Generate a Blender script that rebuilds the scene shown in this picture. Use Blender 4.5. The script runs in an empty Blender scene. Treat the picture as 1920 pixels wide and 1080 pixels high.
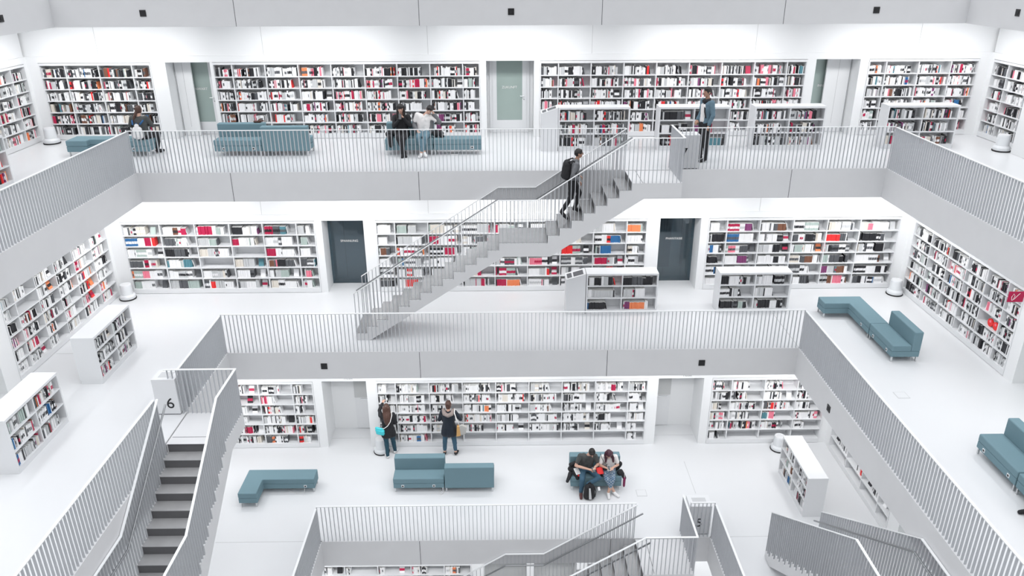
import bpy, bmesh, math, random
from mathutils import Vector, Matrix

R = random.Random(7)
C = bpy.context.scene.collection

# ------------------------------------------------------------------ camera, sky, lights, exposure
CZ, FPX, PITCH, YAW, ROLL = 12.556, 1449.62, 0.40447, 0.010888, 0.003751
cam_d = bpy.data.cameras.new('camera')
cam_d.sensor_width = 36.0
cam_d.lens = FPX / 1920 * 36.0
cam_d.clip_start = 0.05
cam_d.clip_end = 200
cam = bpy.data.objects.new('camera', cam_d)
C.objects.link(cam)
cam.matrix_world = (Matrix.Translation((0, 0, CZ)) @ Matrix.Rotation(-YAW, 4, 'Z')
                    @ Matrix.Rotation(math.pi / 2 - PITCH, 4, 'X') @ Matrix.Rotation(-ROLL, 4, 'Z'))
bpy.context.scene.camera = cam

W = bpy.data.worlds.new('sky')
bpy.context.scene.world = W
W.use_nodes = True
# daylight from the glass roof: strong overhead, weaker towards the sides
_nt = W.node_tree
_bg = _nt.nodes['Background']
_bg.inputs[0].default_value = (0.96, 0.975, 1.0, 1)
_tc = _nt.nodes.new('ShaderNodeTexCoord')
_sx = _nt.nodes.new('ShaderNodeSeparateXYZ')
_mr = _nt.nodes.new('ShaderNodeMapRange')
_mr.inputs['From Min'].default_value = 0.0
_mr.inputs['From Max'].default_value = 1.0
_mr.inputs['To Min'].default_value = 0.12
_mr.inputs['To Max'].default_value = 2.55
_nt.links.new(_tc.outputs['Generated'], _sx.inputs[0])
_nt.links.new(_sx.outputs['Z'], _mr.inputs['Value'])
_nt.links.new(_mr.outputs['Result'], _bg.inputs[1])

vs = bpy.context.scene.view_settings
vs.view_transform = 'Standard'
vs.look = 'None'
vs.exposure = 0.0
vs.gamma = 1.0
vs.use_curve_mapping = False

FL = {8: 11.717, 7: 7.846, 6: 3.939, 5: 0.0, 4: -4.65}        # floor heights of the galleries
OP = {8: (-10.971, 11.493, 20.047), 7: (-8.759, 9.236, 18.127), 6: (-6.595, 7.043, 16.341),
      5: (-4.341, 4.815, 14.352), 4: (-2.1, 2.6, 12.4)}        # atrium opening: left, right, back edge
WL = {8: (-15.2, 15.8, 23.9), 7: (-12.94, 13.45, 21.9), 6: (-10.70, 11.09, 19.93), 5: (-8.5, 8.95, 18.15),
      4: (-6.4, 6.8, 16.35)}                                   # outer walls: left, right, back
FH = 0.705
Y0 = -3.0


def area(name, loc, sx, sy, power, rot=(0, 0, 0), col=(1, 1, 1), spread=150):
    l = bpy.data.lights.new(name, 'AREA')
    l.shape = 'RECTANGLE'
    l.size, l.size_y = sx, sy
    l.energy = power
    l.color = col
    l.spread = math.radians(spread)
    o = bpy.data.objects.new(name, l)
    C.objects.link(o)
    o.location = loc
    o.rotation_euler = rot
    return o


LIGHT = {7: 24, 6: 27, 5: 23, 4: 22}
for lv in (7, 6, 5, 4):
    xl, xr, yb = OP[lv]
    wl, wr, wb = WL[lv]
    uxl, uxr, uyb = OP[lv + 1]
    zc = FL[lv + 1] - FH - 0.06
    n = 5
    # ceiling washers: one row along the back gallery, one along each side gallery
    span = wr - wl
    for i in range(n):
        x = wl + span * (i + 0.5) / n
        area('ceiling_lamp', (x, wb - 1.35, zc - .08), span / n * 0.75, 0.30, LIGHT[lv] * span / n / 2.6, (math.radians(32), 0, 0))
    ln = wb - Y0
    for k in range(5):
        y = wb - ln * (k + 0.5) / 5
        for sx, x in ((-1, wl + 1.35), (1, wr - 1.35)):
            area('ceiling_lamp', (x, y, zc - .08), 0.30, ln / 5 * 0.7, LIGHT[lv] * 0.72 * ln / 5 / 2.6, (0, -sx * math.radians(32), 0))


def px(X):
    """pixel of a world point (used only to find which books show largest)"""
    x, y, z = X[0], X[1], X[2] - CZ
    c, s = math.cos(YAW), math.sin(YAW)
    xr, yf = c * x - s * y, s * x + c * y
    c, s = math.cos(PITCH), math.sin(PITCH)
    d, u = c * yf - s * z, s * yf + c * z
    return 960 + FPX * xr / d, 540 - FPX * u / d


# ------------------------------------------------------------------ materials
M = {}


def mat(name, col, rough=0.5, metal=0.0, noise=0.0, nscale=6.0, bump=0.0, spec=0.5, emit=None, col2=None):
    m = bpy.data.materials.new(name)
    m.use_nodes = True
    nt = m.node_tree
    b = nt.nodes['Principled BSDF']
    b.inputs['Base Color'].default_value = (*col, 1)
    b.inputs['Roughness'].default_value = rough
    b.inputs['Metallic'].default_value = metal
    b.inputs['Specular IOR Level'].default_value = spec
    if emit:
        b.inputs['Emission Color'].default_value = (*col, 1)
        b.inputs['Emission Strength'].default_value = emit
    if noise or bump:
        tc = nt.nodes.new('ShaderNodeTexCoord')
        nz = nt.nodes.new('ShaderNodeTexNoise')
        nz.inputs['Scale'].default_value = nscale
        nz.inputs['Detail'].default_value = 5
        nt.links.new(tc.outputs['Object'], nz.inputs['Vector'])
        if noise:
            cr = nt.nodes.new('ShaderNodeMixRGB')
            c2 = col2 or tuple(max(0, c * (1 - noise)) for c in col)
            cr.inputs['Color1'].default_value = (*col, 1)
            cr.inputs['Color2'].default_value = (*c2, 1)
            nt.links.new(nz.outputs['Fac'], cr.inputs['Fac'])
            nt.links.new(cr.outputs['Color'], b.inputs['Base Color'])
        if bump:
            bp = nt.nodes.new('ShaderNodeBump')
            bp.inputs['Strength'].default_value = bump
            bp.inputs['Distance'].default_value = 0.01
            nt.links.new(nz.outputs['Fac'], bp.inputs['Height'])
            nt.links.new(bp.outputs['Normal'], b.inputs['Normal'])
    M[name] = m
    return m


mat('plaster', (0.80, 0.81, 0.82), 0.7, noise=0.03, nscale=1.5)
mat('floor_white', (0.72, 0.73, 0.745), 0.28, noise=0.04, nscale=0.8, spec=0.35)
mat('concrete', (0.69, 0.693, 0.705), 0.62, noise=0.07, nscale=2.5)
mat('joint', (0.10, 0.10, 0.11), 0.8)
mat('shelf_white', (0.74, 0.75, 0.765), 0.45)
mat('rail_white', (0.78, 0.79, 0.80), 0.4)
mat('bar_grey', (0.50, 0.515, 0.54), 0.45)
mat('steel', (0.30, 0.31, 0.32), 0.3, metal=0.8)
tr_ = mat('tread', (0.42, 0.42, 0.425), 0.25, spec=0.8, noise=0.3, nscale=3.5)
_b = tr_.node_tree.nodes['Principled BSDF']
_b.inputs['Coat Weight'].default_value = 0.8
_b.inputs['Coat Roughness'].default_value = 0.12
_b.inputs['Coat IOR'].default_value = 1.8
mat('riser', (0.13, 0.13, 0.135), 0.6, noise=0.15, nscale=6)
mat('fabric_blue', (0.17, 0.28, 0.325), 0.85, noise=0.22, nscale=220, bump=0.15)
mat('fabric_side', (0.115, 0.235, 0.29), 0.88, noise=0.25, nscale=220, bump=0.15)
mat('leg_chrome', (0.65, 0.66, 0.67), 0.25, metal=0.9)
mat('black', (0.012, 0.012, 0.014), 0.6)
mat('socket_black', (0.015, 0.015, 0.016), 0.4)
mat('glass_green', (0.36, 0.44, 0.415), 0.18, noise=0.12, nscale=2.2)
mat('back_room', (0.20, 0.235, 0.25), 0.5, noise=0.1, nscale=3)
mat('back_room_floor', (0.15, 0.19, 0.21), 0.3, noise=0.1, nscale=2)
mat('paper', (0.80, 0.80, 0.78), 0.8)
mat('red_sign', (0.42, 0.0, 0.055), 0.4)
mat('cable', (0.75, 0.75, 0.75), 0.5)
mat('stool_grey', (0.72, 0.74, 0.76), 0.35)
mat('grey_panel', (0.52, 0.53, 0.53), 0.6)
# tinted glass that lets the room behind show
g = bpy.data.materials.new('dark_glass')
g.use_nodes = True
nt = g.node_tree
nt.nodes.clear()
o_ = nt.nodes.new('ShaderNodeOutputMaterial')
mx = nt.nodes.new('ShaderNodeMixShader')
t_ = nt.nodes.new('ShaderNodeBsdfTransparent')
gl = nt.nodes.new('ShaderNodeBsdfGlossy')
gl.inputs['Roughness'].default_value = 0.05
gl.inputs['Color'].default_value = (0.8, 0.85, 0.9, 1)
t_.inputs['Color'].default_value = (0.52, 0.62, 0.66, 1)
mx.inputs['Fac'].default_value = 0.10
nt.links.new(t_.outputs[0], mx.inputs[1])
nt.links.new(gl.outputs[0], mx.inputs[2])
nt.links.new(mx.outputs[0], o_.inputs[0])
M['dark_glass'] = g

PAL = [('white', (0.84, 0.84, 0.85)), ('light grey', (0.56, 0.57, 0.58)), ('black', (0.018, 0.018, 0.022)),
       ('dark grey', (0.10, 0.105, 0.115)), ('crimson', (0.48, 0.012, 0.07)), ('red', (0.78, 0.03, 0.03)),
       ('pink', (0.80, 0.22, 0.30)), ('orange', (0.85, 0.25, 0.10)), ('teal', (0.09, 0.24, 0.29)),
       ('blue', (0.03, 0.15, 0.36)), ('cream', (0.72, 0.67, 0.60)), ('brown', (0.20, 0.085, 0.05)),
       ('purple', (0.22, 0.05, 0.16)), ('grey green', (0.42, 0.50, 0.47))]
for n_, c_ in PAL:
    mat('book_' + n_.replace(' ', '_'), c_, 0.5)
PN = [p[0] for p in PAL]


# ------------------------------------------------------------------ mesh helpers
class MB:
    def __init__(s):
        s.v, s.f, s.m, s.mats = [], [], [], []

    def mi(s, m):
        if m not in s.mats:
            s.mats.append(m)
        return s.mats.index(m)

    def box(s, x0, x1, y0, y1, z0, z1, m='plaster'):
        x0, x1 = min(x0, x1), max(x0, x1)
        y0, y1 = min(y0, y1), max(y0, y1)
        z0, z1 = min(z0, z1), max(z0, z1)
        b = len(s.v)
        s.v += [(x, y, z) for z in (z0, z1) for y in (y0, y1) for x in (x0, x1)]
        i = s.mi(m)
        for q in ((0, 2, 3, 1), (4, 5, 7, 6), (0, 1, 5, 4), (2, 6, 7, 3), (0, 4, 6, 2), (1, 3, 7, 5)):
            s.f.append(tuple(b + k for k in q))
            s.m.append(i)
        return s

    def prism(s, pts, axis, a, b, m='plaster'):
        """extrude a closed outline (2D points) along an axis; pts are the other two coordinates in xyz order"""
        def P(p, t):
            return {0: (t, p[0], p[1]), 1: (p[0], t, p[1]), 2: (p[0], p[1], t)}[axis]
        n, k, i = len(pts), len(s.v), s.mi(m)
        s.v += [P(p, a) for p in pts] + [P(p, b) for p in pts]
        s.f.append(tuple(range(k + n - 1, k - 1, -1)))
        s.f.append(tuple(range(k + n, k + 2 * n)))
        s.m += [i, i]
        for j in range(n):
            q = (j + 1) % n
            s.f.append((k + j, k + q, k + n + q, k + n + j))
            s.m.append(i)
        return s

    def tube(s, path, r, m='plaster', n=8, cap=True):
        k0, i = len(s.v), s.mi(m)
        P = [Vector(p) for p in path]
        for j, p in enumerate(P):
            d = (P[min(j + 1, len(P) - 1)] - P[max(j - 1, 0)]).normalized()
            up = Vector((0, 0, 1)) if abs(d.z) < 0.95 else Vector((1, 0, 0))
            a = d.cross(up).normalized()
            b = d.cross(a).normalized()
            rr = r[j] if isinstance(r, (list, tuple)) else r
            for q in range(n):
                t = 2 * math.pi * q / n
                s.v.append(tuple(p + a * math.cos(t) * rr + b * math.sin(t) * rr))
        for j in range(len(P) - 1):
            for q in range(n):
                w = (q + 1) % n
                s.f.append((k0 + j * n + q, k0 + j * n + w, k0 + (j + 1) * n + w, k0 + (j + 1) * n + q))
                s.m.append(i)
        if cap:
            s.f.append(tuple(k0 + q for q in range(n))[::-1])
            s.f.append(tuple(k0 + (len(P) - 1) * n + q for q in range(n)))
            s.m += [i, i]
        return s

    def lathe(s, prof, c, m='plaster', n=48):
        k0, i = len(s.v), s.mi(m)
        for (r, z) in prof:
            for q in range(n):
                t = 2 * math.pi * q / n
                s.v.append((c[0] + r * math.cos(t), c[1] + r * math.sin(t), c[2] + z))
        for j in range(len(prof) - 1):
            for q in range(n):
                w = (q + 1) % n
                s.f.append((k0 + j * n + q, k0 + j * n + w, k0 + (j + 1) * n + w, k0 + (j + 1) * n + q))
                s.m.append(i)
        s.f.append(tuple(k0 + q for q in range(n))[::-1])
        s.f.append(tuple(k0 + (len(prof) - 1) * n + q for q in range(n)))
        s.m += [i, i]
        return s

    def obj(s, name, parent=None, bevel=0, seg=2, smooth=False, fix=True):
        me = bpy.data.meshes.new(name)
        me.from_pydata(s.v, [], s.f)
        for m in s.mats:
            me.materials.append(M[m])
        me.polygons.foreach_set('material_index', s.m)
        if smooth:
            me.polygons.foreach_set('use_smooth', [True] * len(s.f))
        me.update()
        if fix:
            bm = bmesh.new()
            bm.from_mesh(me)
            bmesh.ops.recalc_face_normals(bm, faces=bm.faces)
            bm.to_mesh(me)
            bm.free()
        o = bpy.data.objects.new(name, me)
        C.objects.link(o)
        if parent:
            o.parent = parent
        if bevel:
            b = o.modifiers.new('bevel', 'BEVEL')
            b.width, b.segments, b.limit_method = bevel, seg, 'ANGLE'
        return o


def empty(name, loc, label=None, cat=None, group=None, rz=0):
    o = bpy.data.objects.new(name, None)
    o.empty_display_size = 0.1
    C.objects.link(o)
    o.location = loc
    o.rotation_euler[2] = rz
    if label:
        tag(o, label, cat, group)
    return o


def tag(o, label, cat, group=None, kind=None):
    o['label'] = label
    o['category'] = cat
    if group:
        o['group'] = group
    if kind:
        o['kind'] = kind
    return o


def struct(o):
    o['kind'] = 'structure'
    return o


def text(body, size, loc, rot, parent=None, m='black', name='lettering', ext=0.004, align='CENTER'):
    cu = bpy.data.curves.new(name, 'FONT')
    cu.body = body
    cu.size = size
    cu.extrude = ext
    cu.align_x = align
    cu.materials.append(M[m])
    tmp = bpy.data.objects.new(name, cu)
    C.objects.link(tmp)
    bpy.context.view_layer.update()
    me = bpy.data.meshes.new_from_object(tmp.evaluated_get(bpy.context.evaluated_depsgraph_get()))
    bpy.data.objects.remove(tmp)
    me.name = name
    o = bpy.data.objects.new(name, me)
    C.objects.link(o)
    o.location = loc
    o.rotation_euler = rot
    if parent:
        o.parent = parent
    return o


# ------------------------------------------------------------------ slabs, fascias
LVN = {8: 'uppermost', 7: 'upper', 6: 'middle', 5: 'lower', 4: 'lowest'}
for lv in (8, 7, 6, 5, 4):
    xl, xr, yb = OP[lv]
    wl, wr, wb = WL[lv]
    z = FL[lv]
    ex = 2.2
    b = MB()
    b.box(wl - ex, wr + ex, yb, wb + ex, z - FH + .01, z, 'floor_white')
    b.box(wl - ex, xl, Y0, yb, z - FH + .01, z, 'floor_white')
    b.box(xr, wr + ex, Y0, yb, z - FH + .01, z, 'floor_white')
    struct(b.obj('floor'))
    # concrete edge beams round the opening, with the joints between the panels
    e = .05
    for side in ('back', 'left', 'right'):
        b = MB()
        if side == 'back':
            b.box(xl - e, xr + e, yb - e * 0, yb + .25, z - FH, z - .002, 'concrete')
            b.box(xl, xr, yb - .03, yb, z - FH, z + .012, 'concrete')
        elif side == 'left':
            b.box(xl - .25, xl, Y0, yb + .25, z - FH, z - .002, 'concrete')
            b.box(xl, xl + .03, Y0, yb, z - FH, z + .012, 'concrete')
        else:
            b.box(xr, xr + .25, Y0, yb + .25, z - FH, z - .002, 'concrete')
            b.box(xr - .03, xr, Y0, yb, z - FH, z + .012, 'concrete')
        for k in range(-8, 9):
            q = 0.21 + 4.48 * (k + 0.5)
            if side == 'back' and xl + .3 < q < xr - .3:
                b.box(q - .006, q + .006, yb - .0325, yb - .029, z - FH, z, 'joint')
            q = yb - 2.3 - 4.48 * k
            if side != 'back' and 0 <= k < 0 and q > Y0:
                xx = xl + .03 if side == 'left' else xr - .03
                b.box(xx - .0025, xx + .0025, q - .006, q + .006, z - FH, z, 'joint')
        struct(b.obj('trim_%d' % (lv * 3 + ('back', 'left', 'right').index(side))))

# expansion joints in the floors
b = MB()
for (x0, x1, y0, y1, lv) in ((7.03, 7.045, 16.36, 18.34, 6), (4.82, 4.832, 15.96, 17.31, 5), (-6.8, -4.35, 14.35, 14.36, 5),
                             (-10.64, -10.0, 16.38, 16.39, 6), (4.82, 8.9, 14.35, 14.36, 5)):
    b.box(x0, x1, y0, y1, FL[lv], FL[lv] + .003, 'grey_panel')
struct(b.obj('trim_40'))

# square black loudspeakers in the edge beams
SQ = [((-8.73, 20.047, 11.33), 'b', 'black square speaker in the uppermost edge beam, left of centre'),
      ((0.22, 20.047, 11.33), 'b', 'black square speaker in the middle of the uppermost edge beam'),
      ((9.19, 20.047, 11.33), 'b', 'black square speaker in the uppermost edge beam, right of centre'),
      ((-4.32, 16.341, 3.58), 'b', 'black square speaker in the middle gallery edge beam, left one'),
      ((4.73, 16.341, 3.58), 'b', 'black square speaker in the middle gallery edge beam, right one'),
      ((7.043, 14.29, 3.54), 'r', 'black square speaker in the sloping right edge beam below the long railing'),
      ((-10.971, 17.97, 11.36), 'l', 'black square speaker in the edge beam at the top left corner'),
      ((11.493, 18.06, 11.38), 'r', 'black square speaker in the edge beam at the top right corner')]
for (x, y, z), s, lab in SQ:
    b, c = MB(), MB()
    h = .075
    if s == 'b':
        b.box(x - h, x + h, y - .045, y - .02, z - h, z + h, 'socket_black')
        c.tube([(x, y - .045, z), (x, y - .052, z)], .045, 'black', 14)
    elif s == 'l':
        b.box(x + .02, x + .045, y - h, y + h, z - h, z + h, 'socket_black')
        c.tube([(x + .045, y, z), (x + .052, y, z)], .045, 'black', 14)
    else:
        b.box(x - .045, x - .02, y - h, y + h, z - h, z + h, 'socket_black')
        c.tube([(x - .045, y, z), (x - .052, y, z)], .045, 'black', 14)
    t = empty('wall_speaker', (0, 0, 0), lab, 'speaker', 'square speakers in the edge beams')
    b.obj('housing', t)
    c.obj('speaker_cone', t)


# ------------------------------------------------------------------ walls with recesses
def side_xy(lv, side, u, d):
    """u runs along the wall, d goes into the wall (away from the gallery)"""
    wl, wr, wb = WL[lv]
    if side == 'back':
        return (u, wb + d)
    if side == 'left':
        return (wl - d, u)
    return (wr + d, u)


def sbox(b, lv, side, u0, u1, d0, d1, z0, z1, m):
    p, q = side_xy(lv, side, u0, d0), side_xy(lv, side, u1, d1)
    b.box(p[0], q[0], p[1], q[1], FL[lv] + z0, FL[lv] + z1, m)


HT = 2.10                     # height of the recesses
DEP = 0.34                    # depth of the built-in shelves


def wall(lv, side, a, b_, opens):
    w = MB()
    top = FL[min(lv + 1, 8)] - FH - FL[lv]
    cur = a
    for (o0, o1, dep) in sorted(opens):
        sbox(w, lv, side, cur, o0, 0, 1.0, 0, HT, 'plaster')
        if dep < 1.0:
            sbox(w, lv, side, o0, o1, dep, 1.0, 0, HT, 'plaster')
        cur = o1
    sbox(w, lv, side, cur, b_, 0, 1.0, 0, HT, 'plaster')
    sbox(w, lv, side, a, b_, 0, 1.0, HT, 2.27, 'plaster')
    sbox(w, lv, side, a, b_, 0.06, 1.0, 2.27, top, 'plaster')
    for k in range(-6, 7):                        # joints between the upper wall panels
        q = (0.21 + 4.48 * (k + 0.5)) if side == 'back' else (WL[lv][2] - 2.2 - 4.48 * (k + 6))
        if a + .2 < q < b_ - .2:
            sbox(w, lv, side, q - .005, q + .005, 0.056, 0.06, 2.27, top, 'grey_panel')
    return struct(w.obj('wall_%s' % side))


def seq(a, n, st=0.902):
    return [a + st * k for k in range(n)]


# wall units: (level, side, u0, dividers, u1, place words, style)
UN = [
    (7, 'back', -12.65, [-11.95, -11.04, -10.13], -9.61, 'far left shelves of the upper gallery', 'dark'),
    (7, 'back', -7.93, seq(-7.41, 8), -0.62, 'upper gallery shelves left of the middle glass door', 'mix'),
    (7, 'back', 1.03, seq(1.54, 8), 8.40, 'upper gallery shelves right of the middle glass door', 'mix'),
    (7, 'back', 10.10, [10.60, 11.5, 12.4], 13.17, 'far right shelves of the upper gallery', 'mixl'),
    (7, 'left', 18.45, [19.3, 20.2, 21.09], 21.75, 'left side wall of the upper gallery', 'mixl'),
    (7, 'right', 19.62, [20.15, 21.03], 21.72, 'right side wall of the upper gallery', 'greyish'),
    (6, 'back', -10.34, [-9.30, -8.36, -7.43, -6.53, -5.62], -5.11, 'middle gallery shelves left of the left dark door', 'series'),
    (6, 'back', -3.48, seq(-2.96, 8), 3.91, 'middle gallery shelves between the two dark doors', 'series'),
    (6, 'back', 5.57, [6.09, 6.99, 7.90, 8.83, 9.73], 10.83, 'middle gallery shelves right of the right dark door', 'seriesd'),
    (6, 'left', 15.05, [15.55, 16.38, 17.21, 18.05, 18.95], 19.80, 'left side wall of the middle gallery', 'warm'),
    (6, 'right', 14.93, [15.5, 16.28, 17.09, 17.9, 18.77], 19.68, 'right side wall of the middle gallery', 'greyish'),
    (5, 'back', -8.3, [-7.6, -6.65, -5.75], -5.17, 'left shelves of the lower gallery', 'half'),
    (5, 'back', -3.48, seq(-2.96, 8), 3.88, 'long middle shelves of the lower gallery', 'white'),
    (5, 'back', 5.61, [6.16, 7.06, 7.96], 8.78, 'right shelves of the lower gallery', 'half'),
    (5, 'right', 14.4, [15.0, 15.9, 16.8], 17.85, 'right side wall of the lower gallery', 'sparse'),
    (4, 'back', -5.0, seq(-4.4, 4), -0.95, 'shelves below the lower gallery', 'sparse'),
    (4, 'back', 2.2, [2.7], 3.6, 'right shelves below the lower gallery', 'white'),
]
DO = {(7, 'back'): [(-9.20, -7.99, .8), (-0.45, 0.87, .8), (8.64, 9.86, .8)],
      (6, 'back'): [(-4.92, -3.80, 1.0), (4.25, 5.36, 1.0)],
      (5, 'back'): [(-4.93, -3.74, 1.0), (4.15, 5.38, 1.0)],
      (6, 'left'): [(13.3, 14.55, .6)], (6, 'right'): [(13.3, 14.60, .6)],
      (5, 'right'): [(12.9, 13.95, .5)], (4, 'back'): [(-.6, .55, .6), (.75, 1.9, .6)], (7, 'left'): [], (7, 'right'): []}
for lv in (7, 6, 5, 4):
    wl, wr, wb = WL[lv]
    for side in ('back', 'left', 'right'):
        ops = [(u[2], u[4], DEP) for u in UN if u[0] == lv and u[1] == side] + DO.get((lv, side), [])
        if side == 'back':
            wall(lv, side, wl - 1.0, wr + 1.0, ops)
        else:
            wall(lv, side, Y0, wb, ops)
b = MB()
b.box(13.10, 13.52, 17.4, 19.56, FL[7] + .002, FL[7] + 2.27, 'plaster')
struct(b.obj('trim_41'))
# the storey above the frame
w = MB()
wl, wr, wb = WL[8]
w.box(wl, wr, wb, wb + .3, FL[8], FL[8] + 3, 'plaster')
struct(w.obj('wall_top'))

# ------------------------------------------------------------------ bookcases and books
BOOKS = []                                       # records of every book
STY = {  # palette weights, share of a row that is filled, series probability
    'dark': ([34, 10, 32, 12, 3, 3, 1, .6, 1, 1, 5, 5, 1, 1], (.8, 1.0), 0),
    'mix': ([52, 12, 19, 6, 3, 2.2, 3.5, 1.3, .8, .3, 2, .6, .6, .4], (.72, 1.0), 0),
    'mixl': ([52, 14, 16, 6, 2.5, 1.6, 3.5, 1, .8, .3, 3, 1.4, .5, .5], (.75, 1.0), 0),
    'greyish': ([44, 20, 24, 12, 1, .7, 1.3, .5, .4, .2, 1.5, .4, .3, 1], (.75, 1.0), 0),
    'warm': ([54, 12, 15, 6, 2.5, 2, 4, 2.2, .5, .2, 3, 1.5, 1, .5], (.5, .95), 0),
    'series': ([42, 19, 9, 10, 8, 2.2, 1.6, 1.4, 1.2, 1.4, 6, 1, 1, 6], (.55, .92), 1),
    'seriesd': ([38, 13, 26, 15, 2.2, 1.2, 1.2, 1, 1, 1.6, 4, 3, 1.4, 3], (.6, .95), 1),
    'white': ([68, 10, 12, 4, .7, .5, .9, .3, .3, .2, 4, .3, .2, .3], (.5, .95), 0),
    'half': ([58, 9, 18, 6, 1.8, 1.2, 3, .9, .4, .2, 3, .4, .4, .3], (.35, .95), 0),
    'sparse': ([60, 10, 12, 5, 3, 1, 2, 1, .6, .3, 4, .5, .5, .3], (.1, .6), 0),
    'case': ([26, 18, 28, 14, 3, 1.6, .6, 1, 1.3, .6, 5, 2, .7, 1.5], (.75, .97), 0),
    'casem': ([22, 18, 34, 14, 2, 2.4, .4, 1, 1.2, .6, 2, 1, .5, 1], (.5, .95), 1),
    'casel': ([26, 30, 20, 16, 1.5, 1.2, .4, .3, .3, .3, 5, 1, .4, 2], (.7, .98), 0),
}


def fill(u0, u1, z0, zh, style, comp, to_world, depth, empty_row=False):
    """stand books along one compartment; to_world maps (u, d) to (x, y)"""
    w, (f0, f1), ser = STY[style]
    if empty_row:
        return
    L = u1 - u0
    end = u0 + L * R.uniform(f0, f1)
    u = u0 + 0.012 + (R.uniform(0, .05) if R.random() < .2 else 0)
    bh = R.uniform(.66, .76) * zh
    while u < end:
        if R.random() < .035:                     # a small gap
            u += R.uniform(.02, .07)
        c = R.choices(range(14), w)[0]
        run = 1
        th0 = R.uniform(.013, .038)
        if ser and R.random() < .55:
            run = R.randint(3, 11)
            th0 = R.uniform(.022, .038)
        elif R.random() < .22:
            run = R.randint(2, 4)
        if R.random() < .5:
            bh = R.uniform(.62, .82) * zh
        bd = R.uniform(.17, .23)
        same = R.random() < .6
        c2 = R.choice((0, 0, 0, 2, 2, 2, 3, 3, 1, 1, 4))
        band = R.random() < (.42 if not ser else .3)
        for _ in range(run):
            th = th0 if ser and run > 2 else th0 * R.uniform(.8, 1.25)
            if u + th > end or u + th > u1 - .005:
                u = 99
                break
            h = bh * (1 if run > 2 and ser else R.uniform(.93, 1.05))
            BOOKS.append((comp, u, u + th - .0015, z0, min(h, zh - .02), bd, c, c2 if band else c, R.uniform(.03, .055),
                          to_world, depth, 'stand', 0.0))
            u += th
    rest = u1 - min(u if u < 90 else end, end) if u < 90 else u1 - end
    if rest > .2 and R.random() < .4:             # a book shown face out, or one leaning on the row
        c = R.choices(range(14), w)[0]
        s = u1 - rest * R.uniform(.35, .6)
        BOOKS.append((comp, s - .07, s + .07, z0, min(.2, zh - .05), .03, c, R.choice((0, 2, 4, c)), .08, to_world, depth, 'face', 0.0))
    elif rest > .12 and R.random() < .5 and u > 90:
        c = R.choices(range(14), w)[0]
        BOOKS.append((comp, end + .012, end + .035, z0, bh * .93, .19, c, c, .05, to_world, depth, 'lean', R.uniform(.12, .28)))


ORD = ['top', 'second', 'third', 'fourth', 'fifth', 'bottom']
ORD3 = ['top', 'middle', 'bottom']
NUM = ['first', 'second', 'third', 'fourth', 'fifth', 'sixth', 'seventh', 'eighth', 'ninth']
ZR = [.14, .455, .77, 1.085, 1.40, 1.715]
CASE_LABEL = {
    0: 'built-in white bookcase at the far left of the upper back wall, mostly dark books',
    1: 'long built-in white bookcase left of the middle green glass door',
    2: 'long built-in white bookcase right of the middle green glass door, behind low bookcases',
    3: 'built-in white bookcase at the far right of the upper back wall',
    4: 'built-in white bookcase in the side wall at the upper left corner',
    5: 'built-in white bookcase in the side wall at the upper right corner',
    6: 'built-in white bookcase left of the left dark glass door, with two rows of crimson volumes',
    7: 'long built-in white bookcase between the two dark glass doors, behind the stair',
    8: 'built-in white bookcase right of the right dark glass door, with rows of black volumes',
    9: 'built-in white bookcase in the left side wall of the middle gallery',
    10: 'built-in white bookcase in the right side wall of the middle gallery, beside the red sign',
    11: 'built-in white bookcase at the left of the lower back wall, partly behind the stair railing',
    12: 'long built-in white bookcase in front of which two women stand',
    13: 'built-in white bookcase at the right of the lower back wall with an empty bottom row',
    14: 'built-in white bookcase low in the right side wall of the lower gallery',
    15: 'white bookcase glimpsed under the lowest back edge beam, left of the stair',
    16: 'white bookcase glimpsed between the lowest stair railings',
}
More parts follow.
